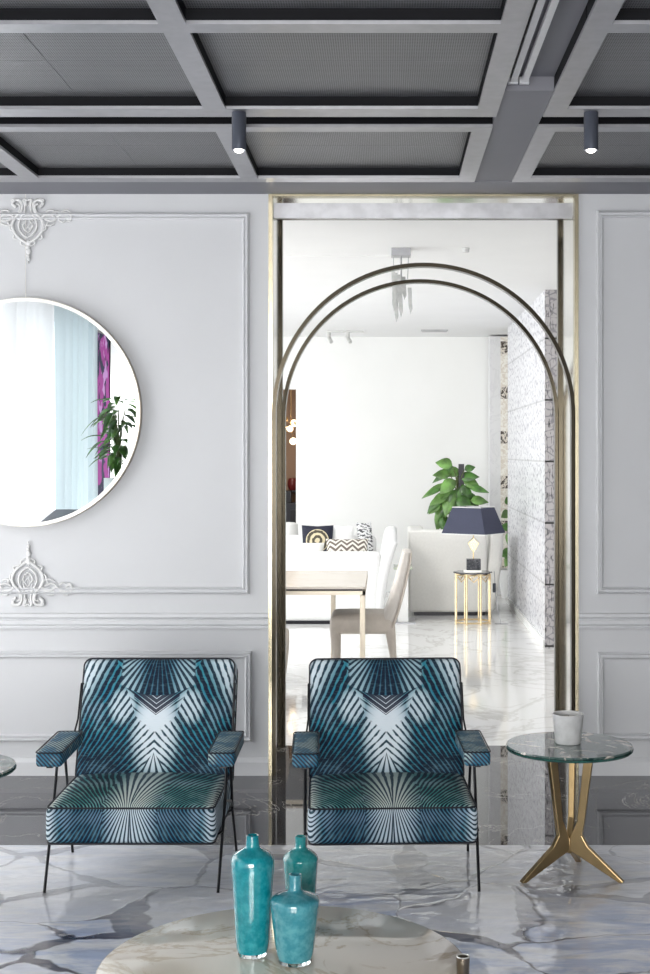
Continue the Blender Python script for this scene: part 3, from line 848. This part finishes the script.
# ------------------------------------------------------------------ things seen in the mirror
def curtain(name, x, y0, y1, mat, label, amp, per, cat='curtain'):
    bm = B(); n = int((y1-y0)*60); prev = None
    for i in range(n+1):
        y = y0+(y1-y0)*i/n
        ph = y*2*PI/per+1.3*math.sin(y*1.7)
        r = []
        for z in (.02, .8, 1.6, 2.4, 2.93):
            r.append(bm.verts.new((x+amp*math.sin(ph+.15*z)+amp*.35*math.sin(ph*2.3+z*.3), y+.02*math.sin(z*2+y*3), z)))
        if prev:
            for k in range(4): bm.faces.new((prev[k], prev[k+1], r[k+1], r[k]))
        prev = r
    o = obj(name, bm, mat, None); 
    for p in o.data.polygons: p.use_smooth = True
    return tag(o, label, cat, 'curtains over the left window')
curtain('curtain', XL+.12, 2.36, 6.85, M['sheer'], 'sheer white curtain reflected in the mirror, across the left of it', .055, .42)
curtain('curtain', XL+.15, 1.0, 2.34, M['sheer2'], 'pale blue gathered curtain reflected in the middle of the mirror', .04, .20)
t = thing('wall_art', 'magenta and navy print reflected near the right edge of the mirror', 'painting', (XL, -.05, 2.05))
b = B(); bx(b, .001, .02, -.38, .38, -.85, .80); obj('canvas', b, M['art'], t)
b = B(); bx(b, .001, .03, .38, .40, -.87, .82); bx(b, .001, .03, -.40, -.38, -.87, .82); bx(b, .001, .03, -.38, .38, .80, .82); bx(b, .001, .03, -.38, .38, -.87, -.85); obj('frame', b, M['black'], t)
def leaf(bm, base, dir, up, L, Wd, droop=.3):
    dir = dir.normalized(); side = dir.cross(up).normalized() if dir.cross(up).length > 1e-3 else Vector((1, 0, 0)); nrm = side.cross(dir)
    prev = None; n = 7
    for i in range(n+1):
        u = i/n; w = Wd*(math.sin(PI*(u**.75)))*.5+.0006
        c = base+dir*(L*u)-Vector((0, 0, 1))*(droop*L*u*u)
        r = [bm.verts.new(c-side*w+nrm*w*.25), bm.verts.new(c), bm.verts.new(c+side*w+nrm*w*.25)]
        if prev: bm.faces.new((prev[0], prev[1], r[1], r[0])); bm.faces.new((prev[1], prev[2], r[2], r[1]))
        prev = r
def solid(o, th=.0015):
    md = o.modifiers.new('thick', 'SOLIDIFY'); md.thickness = th; return o
def bushy(loc, label, pot_h, R, H, n, L, Wd, seed, mats, potmat, potr=.12):
    rnd = random.Random(seed)
    t = thing('potted_plant', label, 'plant', loc)
    b = B(); lathe(b, [(0, 0), (potr*.75, 0), (potr, pot_h*.96), (potr, pot_h), (potr*.9, pot_h), (potr*.88, pot_h*.93), (0, pot_h*.93)], seg=32); obj('pot', b, potmat, t, smooth=True)
    b = B(); lathe(b, [(0, pot_h*.931), (potr*.87, pot_h*.931), (0, pot_h*.95)], seg=24); obj('soil', b, M['soil'], t)
    bs = B(); lv = [B(), B()]
    for i in range(n):
        a = rnd.uniform(0, 2*PI); hh = rnd.uniform(.15, 1)*H; rr = R*rnd.uniform(.25, .8)*(1-.35*hh/H)
        tip = Vector((rr*math.cos(a), rr*math.sin(a), pot_h+hh))
        base = Vector((rnd.uniform(-.02, .02), rnd.uniform(-.02, .02), pot_h*.94))
        mid = (base+tip)*.5+Vector((0, 0, .08)); mid.x *= .5; mid.y *= .5
        tube(bs, [base, mid, tip], [.005, .004, .002], 5)
        dr = Vector((math.cos(a), math.sin(a), rnd.uniform(-.3, .4)))
        leaf(lv[i % 2], tip, dr, Vector((0, 0, 1)), L*rnd.uniform(.7, 1.2), Wd*rnd.uniform(.8, 1.2), rnd.uniform(.2, .8))
    obj('stems', bs, M['stem'], t)
    for q, mm in zip(lv, mats): solid(obj('foliage', q, mm, t, smooth=True))
    return t
mp = bushy((-2.36, 1.75, .0), 'leafy green plant in a tall white pot reflected in the mirror', 1.42, .20, .72, 70, .20, .06, 3, (M['leaf'], M['leafp']), M['white_fab'], .13)
# dark low cabinet in the mirror
t = thing('display_case', 'dark grey display case with a sloping lid, reflected at the foot of the mirror', 'display case', (-2.53, 3.3, 0))
b = B(); bx(b, -.09, .12, -.38, .33, .1, 1.045); obj('body', b, M['darknavy'], t, bevel=.01)
b = B(); prism(b, [(-.40, 1.046), (.35, 1.046), (.35, 1.075), (-.40, 1.19)], lambda p, q, tt: (tt, p, q), -.11, .14); obj('lid', b, M['spotgrey'], t)
for a in (-1, 1):
    for c in (-1, 1):
        b = B(); bx(b, a*.08, a*.08+.03, c*.32-.02, c*.32+.02, 0, .1); obj('leg', b, M['black'], t)

# ------------------------------------------------------------------ far room furniture
# dining table
d0, d1 = 9.2, 10.45; TX1 = X(365.5, 9.2); TX0 = -1.75
t = thing('dining_table', 'beige stone dining table on slim champagne legs beyond the arch', 'table', ((TX0+TX1)/2, (d0+d1)/2, 0))
cx, cy = (TX0+TX1)/2, (d0+d1)/2
b = B(); bx(b, TX0-cx, TX1-cx, d0-cy, d1-cy, .728, .745); obj('tabletop', b, M['dine_top'], t, bevel=.003)
b = B(); bx(b, TX0-cx+.02, TX1-cx-.02, d0-cy+.02, d1-cy-.02, .716, .728); obj('shadow_gap', b, M['black'], t)
b = B()
bx(b, TX0-cx, TX1-cx, d0-cy, d0-cy+.02, .69, .716); bx(b, TX0-cx, TX1-cx, d1-cy-.02, d1-cy, .69, .716); bx(b, TX0-cx, TX0-cx+.02, d0-cy, d1-cy, .69, .716); bx(b, TX1-cx-.02, TX1-cx, d0-cy, d1-cy, .69, .716)
obj('apron', b, M['champagne'], t)
for lx, ly in ((TX1-cx-.02, d0-cy+.02), (X(333, 10.3)-cx, d1-cy-.12), (TX0-cx+.02, d0-cy+.02), (TX0-cx+.3, d1-cy-.12)):
    b = B(); bx(b, lx-.018, lx+.018, ly-.018, ly+.018, 0, .69); obj('leg', b, M['champagne'], t, bevel=.004)
# dining chair, side view, facing -x (left)
def make_dchair(label):
    t = thing('dining_chair', label, 'chair', (0, 0, 0), 0, 'beige leather dining chairs')
    w = .22
    # seat (x from -.25 front to .2)
    b = B(); rbox(b, -.26, .20, -w, w, .365, .50, .045, (0, 0, .01), nm=6, nc=4); obj('seat', b, M['beige_leather'], t, smooth=True)
    b = B()
    path = [(.13, .41), (.185, .55), (.235, .72), (.275, .88), (.285, .945)]
    def bf(p):
        # p.z 0..1 along path
        u = max(0, min(1, p.z)); k = u*(len(path)-1); i = min(int(k), len(path)-2); f = k-i
        x = path[i][0]+(path[i+1][0]-path[i][0])*f; z = path[i][1]+(path[i+1][1]-path[i][1])*f
        thick = 1.15-.5*u
        return (x+p.x*thick, p.y*(1-.12*u), z)
    rbox(b, -.042, .042, -w, w, 0, 1, .03, nm=10, nc=3, fn=bf); obj('backrest', b, M['pale_leather'], t, smooth=True)
    b = B(); 
    def bf2(p):
        q = bf(Vector((p.x, p.y, p.z))); return q
    rbox(b, .038, .054, -w*.99, w*.99, .0, .97, .007, nm=10, nc=2, fn=bf2); obj('back_shell', b, M['beige_leather'], t, smooth=True)
    for sy in (-1, 1):
        b = B(); tube(b, [(-.225, sy*.18, .42), (-.225, sy*.185, .36), (-.215, sy*.19, .15), (-.21, sy*.19, .0)], [.036, .033, .02, .014], 12); obj('leg', b, M['beige_leather'], t, smooth=True)
        b = B(); tube(b, [(.15, sy*.18, .45), (.17, sy*.185, .36), (.19, sy*.19, .18), (.20, sy*.19, .0)], [.04, .036, .022, .014], 12); obj('leg', b, M['beige_leather'], t, smooth=True)
    return t
dc = make_dchair('beige leather dining chair pulled up at the right end of the table')
dc.location = (X(367, 9.85), 9.85, 0)
dup(dc, None, (X(289, 9.0)-.26, 8.86, 0), PI, 'beige dining chair mostly hidden behind the left edge of the arch')
kids_ = None
# tub sofa with cushions
SD = 13.1
t = thing('sofa', 'white sofa seen from behind with cushions showing over its back', 'sofa', (X(340, SD), SD, 0))
sx0, sx1 = -1.25, X(381, SD)-X(340, SD)
b = B(); rbox(b, sx0, sx1, 0, .16, .03, Z(552, SD), .06, nm=10, nc=4); obj('backrest', b, M['white_fab'], t, smooth=True)
b = B(); rbox(b, sx0, sx1-.02, .14, .85, .03, .50, .05, (0, 0, .02), nm=8, nc=3); obj('seat', b, M['white_fab'], t, smooth=True)
b = B()
rbox(b, -.06, .06, 0, .85, 0, 1, .05, nm=8, nc=3, fn=lambda p: (sx1-.03+p.x+.14*p.z*p.z, p.y, .03+p.z*(.76+.11*min(1, max(0, p.y*1.3)))))
obj('armrest', b, M['white_fab'], t, smooth=True)
b = B(); bx(b, sx0+.05, sx1-.05, .04, .8, 0, .03); obj('plinth', b, M['black'], t)
b = B(); rbox(b, sx0, sx1-.05, .83, 1.0, .03, .80, .06, nm=8, nc=3); obj('front_bolster', b, M['white_fab'], t, smooth=True)
def pillow(name, px, py, d, w, h, mat, label, rz=0, tilt=.2, th=.09):
    b = B()
    n = 14
    def pt(i, j, s):
        u, v = -1+2*i/n, -1+2*j/n
        pin = 1-.07*(1-abs(u))*abs(v)**3-.0; pin2 = 1-.07*(1-abs(v))*abs(u)**3
        thk = th*.5*(max(0, (1-u*u))*max(0, (1-v*v)))**.4
        return (u*w/2*pin2, s*thk, v*h/2*pin)
    g = {}
    for s in (-1, 1):
        for i in range(n+1):
            for j in range(n+1):
                edge = i in (0, n) or j in (0, n)
                key = (i, j, 0 if edge else s)
                if key not in g: g[key] = b.verts.new(pt(i, j, 0 if edge else s))
        for i in range(n):
            for j in range(n):
                q = []
                for a, c in ((i, j), (i+1, j), (i+1, j+1), (i, j+1)):
                    edge = a in (0, n) or c in (0, n); q.append(g[(a, c, 0 if edge else s)])
                b.faces.new(q if s < 0 else q[::-1])
    o = obj(name, b, mat, None, smooth=True); o.location = (X(px, d), d, Z(py, d)); o.rotation_euler = (-tilt, 0, rz)
    return tag(o, label, 'cushion', 'cushions on the white sofa')
pillow('cushion', 317.5, 541, 13.75, .32, .32, M['cmed'], 'dark navy cushion with a round gold medallion on the white sofa')
pillow('cushion', 343, 540, 13.8, .22, .30, M['white_fab'], 'plain white cushion between the medallion and the printed cushion')
pillow('cushion', 365, 537, 13.85, .17, .30, M['cprint'], 'white cushion with black print at the right end of the sofa', .5)
pillow('cushion', 347, 548, 13.5, .42, .20, M['czig'], 'beige zigzag patterned cushion lying low along the sofa', 0, .5)
pillow('cushion', 309, 551, 13.5, .30, .18, M['cream_fab'], 'cream cushion lying in front of the medallion cushion', 0, .5)
# white drum lamp behind
d = 14.6; t = thing('floor_lamp', 'white drum shaded lamp with black trim beside the left jamb', 'lamp', (X(289, d), d, 0))
b = B(); lathe(b, [(.10, Z(548, d)), (.105, Z(548, d)), (.095, Z(524, d)), (.06, Z(522.5, d)), (0, Z(522, d))], seg=32); obj('shade', b, M['white_lining'], t, smooth=True)
b = B(); lathe(b, [(0, Z(551, d)), (.108, Z(551, d)), (.108, Z(548, d)), (0, Z(548, d))], seg=32); obj('trim_band', b, M['black'], t)
b = B(); lathe(b, [(0, 0), (.14, 0), (.14, .02), (.012, .03), (.012, Z(551, d)), (0, Z(551, d))], seg=24); obj('stand', b, M['black'], t, smooth=True)
# slim acrylic/white stand between sofa and armchair
# white armchair block on the right
d = 13.8; t = thing('club_sofa', 'cream white high-sided sofa behind the navy lamp', 'sofa', (X(450, d), d, 0))
x0, x1 = X(409, d)-X(450, d), X(487, d)-X(450, d)
b = B(); rbox(b, x0, x1, 0, .14, .035, Z(530, d), .03, nm=8, nc=3); obj('side_panel', b, M['cream_fab'], t, smooth=True)
b = B(); rbox(b, x0, x0+.16, .12, .85, .035, Z(530, d), .03, nm=6, nc=3); obj('backrest', b, M['cream_fab'], t, smooth=True)
b = B(); rbox(b, x0+.12, x1+.1, .12, .85, .035, .46, .05, (0, 0, .02), nm=6, nc=3); obj('seat', b, M['cream_fab'], t, smooth=True)
b = B(); rbox(b, -.07, .07, 0, 1, 0, 1, .045, nm=8, nc=3, fn=lambda p: (x1+.0+p.x+.10*math.sin(p.z*PI*.5), .02+p.y*.82, .035+p.z*(.80-.03*p.y)))
obj('armrest', b, M['cream_fab'], t, smooth=True)
b = B(); bx(b, x0+.05, x1-.02, .03, .8, 0, .035); obj('plinth', b, M['black'], t)  # black strip stands in for the shadow under the sofa
# white panel of a side table between chair and sofa
d = 13.2; t = thing('plinth_table', 'slim white pedestal just left of the cream sofa', 'table', (X(403, d), d, 0))
b = B(); bx(b, -.05, .05, 0, .3, .012, .52); obj('column', b, M['white_wall'], t, bevel=.004)
b = B(); bx(b, -.09, .09, -.03, .33, .52, .54); obj('top', b, simple('pale_green_glass', (.45, .5, .38), .2, var=.05), t)
b = B(); bx(b, -.12, .12, -.05, .35, 0, .012); obj('base', b, M['alu'], t)

# gold drum table with lamp
d = 13.0; tx = X(474, d); tz = .50
t = thing('drum_table', 'openwork gold drum side table under the navy lamp', 'side table', (tx, d+.18, 0))
R = .175
b = B(); lathe(b, [(0, tz-.012), (R+.012, tz-.012), (R+.012, tz), (0, tz)], seg=8); obj('tabletop', b, M['plinth'], t)
b = B()
for z in (.02, tz-.024):
    b = B(); pts = [(R*math.cos(2*PI*k/8+.39), R*math.sin(2*PI*k/8+.39), z) for k in range(8)]; tube(b, pts, .010, 6, True); obj('hoop', b, M['goldmetal'], t)
for k in range(8):
    a = 2*PI*k/8+.39
    b = B(); tube(b, [(R*math.cos(a), R*math.sin(a), 0), (R*math.cos(a), R*math.sin(a), tz-.014)], .0095, 6); obj('post', b, M['goldmetal'], t)
b = B()
for k in range(8):
    a = 2*PI*k/8+.39; a2 = a+2*PI/8
    tube(b, [(R*math.cos(a), R*math.sin(a), tz-.03), (R*.93*math.cos((a+a2)/2), R*.93*math.sin((a+a2)/2), tz-.09), (R*math.cos(a2), R*math.sin(a2), tz-.03)], .006, 5)
obj('fretwork', b, M['goldmetal'], t)
t = thing('table_lamp', 'table lamp with a tapered navy square shade and gold geometric stem', 'lamp', (tx+.005, d+.16, tz), 0)
b = B(); bx(b, -.095, .075, -.06, .06, 0, .018); obj('foot', b, M['silver'], t, rot=(0, 0, .0))
b = B(); bx(b, -.068, .068, -.05, .05, .018, .125); obj('plinth_block', b, M['plinth'], t, bevel=.003)
b = B()
prism(b, [(-.03, .18), (0, .15), (.03, .18), (.03, .19), (.055, .235), (0, .29), (-.055, .235), (-.03, .19)], lambda p, q, tt: (p, tt, q+.04), -.022, .022)
tube(b, [(0, 0, .125), (0, 0, .20)], .008, 8)
obj('gold_stem', b, M['goldmetal'], t, bevel=.004)
b = B(); tube(b, [(0, 0, .32), (0, 0, .52)], .006, 8); tube(b, [(-.14, 0, .60), (.14, 0, .60)], .003, 6); tube(b, [(0, 0, .52), (0, 0, .60)], .004, 6); obj('rod', b, M['goldmetal'], t)
# shade: rotated square frustum
dz0, dz1 = Z(534, d)-tz, Z(508, d)-tz
lw, lw2 = .20, .125
def quad(h, z, s=1.0): return [(-h*1.15*s, -h*s, z), (h*1.15*s, -h*s, z), (h*1.15*s, h*s, z), (-h*1.15*s, h*s, z)]
b = B()
o0 = [b.verts.new(p) for p in quad(.205, dz0)]; o1 = [b.verts.new(p) for p in quad(.135, dz1)]
i0 = [b.verts.new(p) for p in quad(.200, dz0)]; i1 = [b.verts.new(p) for p in quad(.130, dz1)]
for k in range(4):
    k2 = (k+1) % 4
    b.faces.new((o0[k], o0[k2], o1[k2], o1[k])); b.faces.new((i0[k2], i0[k], i1[k], i1[k2])); b.faces.new((o0[k2], o0[k], i0[k], i0[k2])); b.faces.new((o1[k], o1[k2], i1[k2], i1[k]))
sh = obj('lamp_shade', b, M['navy_shade'], t, rot=(0, 0, math.radians(-33)))
b = B()
tube(b, quad(.206, dz0-.003), .004, 6, True); tube(b, quad(.136, dz1+.003), .004, 6, True); obj('shade_trim', b, M['white_lining'], sh)
b = B(); tube(b, [(.20, .02, .003), (.205, .015, -.05), (.21, 0, -.2), (.24, -.02, -.40), (.26, -.02, -.493), (.20, -.03, -.496), (.33, -.04, -.496)], .004, 6); t = thing('power_cable', 'thin lamp cable with a navy switch hanging beside the gold drum table', 'cable', (tx+.005, d+.16, tz)); obj('cord', b, M['alu'], t)
b = B(); rbox(b, .185, .215, -.01, .015, -.20, -.11, .008, nm=2, nc=2); obj('cable_switch', b, M['darknavy'], t)

# fiddle leaf plant behind the cream sofa
d = 14.9
def bigleaf_plant(d, label, ctr, leaves, pole=None, seed=1, potx=None):
    rnd = random.Random(seed)
    t = thing('potted_plant', label, 'plant', (X(ctr, d), d, 0))
    b = B(); lathe(b, [(0, 0), (.13, 0), (.17, .30), (.17, .32), (.15, .32), (.15, .29), (0, .29)], seg=32); obj('pot', b, M['white_fab'], t, smooth=True)
    b = B(); lathe(b, [(0, .2905), (.149, .2905), (0, .30)], seg=24); obj('soil', b, M['soil'], t)
    if pole:
        b = B(); bx(b, X(pole[0], d)-X(ctr, d), X(pole[1], d)-X(ctr, d), -.04, .03, .29, Z(pole[2], d)); obj('moss_pole', b, M['black'], t)
    lv = [B(), B()]; bs = B()
    for i, (px, py, dx, dy, L, W) in enumerate(leaves):
        base = Vector((X(px, d)-X(ctr, d), rnd.uniform(-.12, .02), Z(py, d)))
        dr = Vector((dx, rnd.uniform(-.35, .1), dy))
        leaf(lv[i % 2], base, dr, Vector((rnd.uniform(-.2, .2), -1, .5)), L*d/F, W*d/F, .12)
        root = Vector((0, 0, max(.35, base.z-.25)))
        tube(bs, [root, (root+base)*.5+Vector((0, 0, .04)), base], [.008, .006, .004], 5)
    tube(bs, [(0, 0, .29), (0, .01, .8), (0, 0, 1.45)], [.016, .014, .008], 8)
    obj('stems', bs, M['stem'], t)
    for q, mm in zip(lv, (M['leaf'], M['leafp'])): solid(obj('foliage', q, mm, t, smooth=True), .002)
    return t
L1 = [(456, 467, -1, -.55, 27, 10), (452, 466, -.75, .25, 18, 13), (460, 478, .8, .15, 20, 11), (463, 480, .9, -.3, 18, 12), (468, 487, 1, -.15, 21, 8),
      (447, 484, -1, -.45, 28, 8), (440, 489, -1, -.3, 16, 6), (455, 480, -.7, -.5, 20, 14), (462, 484, .2, -1, 26, 15), (452, 490, -.3, -1, 26, 14), (458, 495, .5, -.8, 24, 14),
      (466, 500, .7, -.6, 20, 12), (447, 500, -.5, -.9, 24, 13), (443, 508, -.3, -1, 22, 12), (453, 508, .1, -1, 26, 14), (470, 500, .9, .0, 18, 10), (441, 497, -.9, -.9, 20, 9),
      (460, 470, -.5, -.2, 14, 10), (464, 470, .5, .2, 12, 8), (450, 475, -.9, .1, 18, 11), (457, 512, .4, -1, 20, 14), (463, 506, .9, -.7, 20, 14), (445, 515, -.1, -1, 18, 11), (440, 505, -.8, -.5, 14, 7),
      (458, 488, -.2, -.9, 24, 15), (449, 494, -.9, -.4, 22, 11), (466, 492, .5, -.9, 22, 13)]
bigleaf_plant(15.1, 'broad leafed green plant on a black pole behind the cream sofa', 458, L1, (458.5, 464, 464), 2)
L2 = [(509, 505, -.3, 1, 10, 8), (510, 512, -.6, -.3, 10, 9), (512, 528, -.7, .2, 14, 10), (511, 532, -.3, -1, 12, 9), (512, 552, -.9, -.1, 14, 11), (511, 556, -.6, -.8, 12, 9), (514, 540, .6, 0, 12, 9), (513, 520, .8, .4, 12, 9)]
bigleaf_plant(15.55, 'dark leaves of a second plant peeping out beside the ornate column', 513, L2, None, 5)

# corridor beyond the far wall opening
t = thing('cluster_pendant', 'gold globe cluster lamp glowing in the brown room at far left', 'pendant lamp', (X(291, 18), 18, 2.9))
b = B(); tube(b, [(0, 0, 0), (0, 0, -.9)], .008, 6); obj('rod', b, M['goldmetal'], t)
rnd = random.Random(5)
for i in range(9):
    p = (rnd.uniform(-.14, .14), rnd.uniform(-.1, .1), -.98+rnd.uniform(-.13, .17))
    b = B(); bmesh.ops.create_icosphere(b, subdivisions=2, radius=rnd.uniform(.03, .05), matrix=Matrix.Translation(p)); g = obj('globe', b, M['warmbulb'] if i % 3 == 0 else M['goldmetal'], t, smooth=True)
    b = B(); tube(b, [(0, 0, -.88), p], .004, 5); obj('arm', b, M['goldmetal'], g)
d = 18.9; t = thing('shelf_unit', 'dark cabinet against the brown wall at far left', 'cabinet', (X(292, d), d, 0))
b = B(); bx(b, -.5, .35, 0, .4, 0, Z(503, d)); obj('body', b, M['darknavy'], t, bevel=.005)
b = B(); bx(b, -.02, .35, -.03, 0, 0, Z(510, d)); obj('door', b, M['black'], t)
b = B(); bx(b, -.35, -.02, .1, .3, Z(503, d), Z(491, d)); o = obj('box', b, M['black']); o.location = (X(292, d), d, .0); tag(o, 'black box standing on the dark cabinet at far left', 'box')
b = B(); bx(b, -.2, .2, .02, .18, -.015, .015); o = obj('wall_shelf', b, M['black']); o.location = (X(289, d), 19.42, Z(491.5, 19.4)+.0); tag(o, 'narrow dark shelf on the brown wall at far left', 'shelf')
b = B(); lathe(b, [(0, 0), (.04, 0), (.075, .06), (.07, .14), (.05, .17), (0, .17)], seg=24); o = obj('jar', b, M['redglass'], smooth=True); o.location = (X(292.5, 19.5), 19.52, Z(491.5, 19.4)+.0155); tag(o, 'dark red jar standing on the narrow wall shelf at far left', 'jar')

# ------------------------------------------------------------------ lights
def area(name, loc, rot, sx, sy, e, col=(1, 1, 1)):
    l = bpy.data.lights.new(name, 'AREA'); l.shape = 'RECTANGLE'; l.size = sx; l.size_y = sy; l.energy = e; l.color = col
    o = bpy.data.objects.new(name, l); C.objects.link(o); o.location = loc; o.rotation_euler = rot; return o
area('daylight_left', (XL-.40, 5.55, 1.5), (0, -PI/2, 0), 2.7, 2.5, 175, (1, .99, .97))
area('daylight_left', (XL-.40, 2.55, 1.5), (0, -PI/2, 0), 2.7, 3.3, 50, (1, .99, .97))
area('daylight_rear', (-.6, YB-.45, 1.6), (PI/2, 0, 0), 3.8, 2.4, 560, (1, .99, .97))
area('daylight_far', (FX0-.3, 12.1, 1.5), (0, -PI/2, 0), 2.7, 6.0, 135, (1, .99, .97))
for i, (x, y) in enumerate([(-2.2, 9.3), (-2.2, 12.4), (2.6, 9.4), (2.6, 13)]):
    area('far_overhead_fill', (x, y, FZ-.01), (0, 0, 0), .5, .5, 20, (1, .98, .95))  # added overhead fills to brighten the far room, kept out of floor reflections
fl = area('far_front_fill', (-3.0, 8.2, 2.75), (0, 0, 0), 1.2, .8, 85, (1, .99, .96))  # added frontal fill for the far-room furniture, not a fitted lamp
fl.rotation_euler = (Vector((.6, 14.0, .8))-Vector((-3.0, 8.2, 2.75))).to_track_quat('-Z', 'Y').to_euler()
area('corridor_lamp', (-1.5, 17.6, 2.88), (0, 0, 0), .6, .6, 30, (1, .85, .7))

w = bpy.data.worlds.new('world'); bpy.context.scene.world = w; w.use_nodes = True
bg = w.node_tree.nodes['Background']; bg.inputs[0].default_value = (.85, .92, 1, 1); bg.inputs[1].default_value = 2.0

# ------------------------------------------------------------------ camera
cam = bpy.data.cameras.new('camera'); co = bpy.data.objects.new('camera', cam); C.objects.link(co)
co.location = (0, 0, EYE); co.rotation_euler = (PI/2, 0, 0)
cam.sensor_fit = 'VERTICAL'; cam.sensor_height = 36; cam.lens = F/974*36
cam.shift_x = -(VX-325)/974; cam.shift_y = -(487-VY)/974
cam.clip_start = .05
sc = bpy.context.scene; sc.camera = co
sc.view_settings.view_transform = 'Standard'; sc.view_settings.look = 'None'; sc.view_settings.gamma = 1; sc.view_settings.use_curve_mapping = False
sc.view_settings.exposure = 0.0
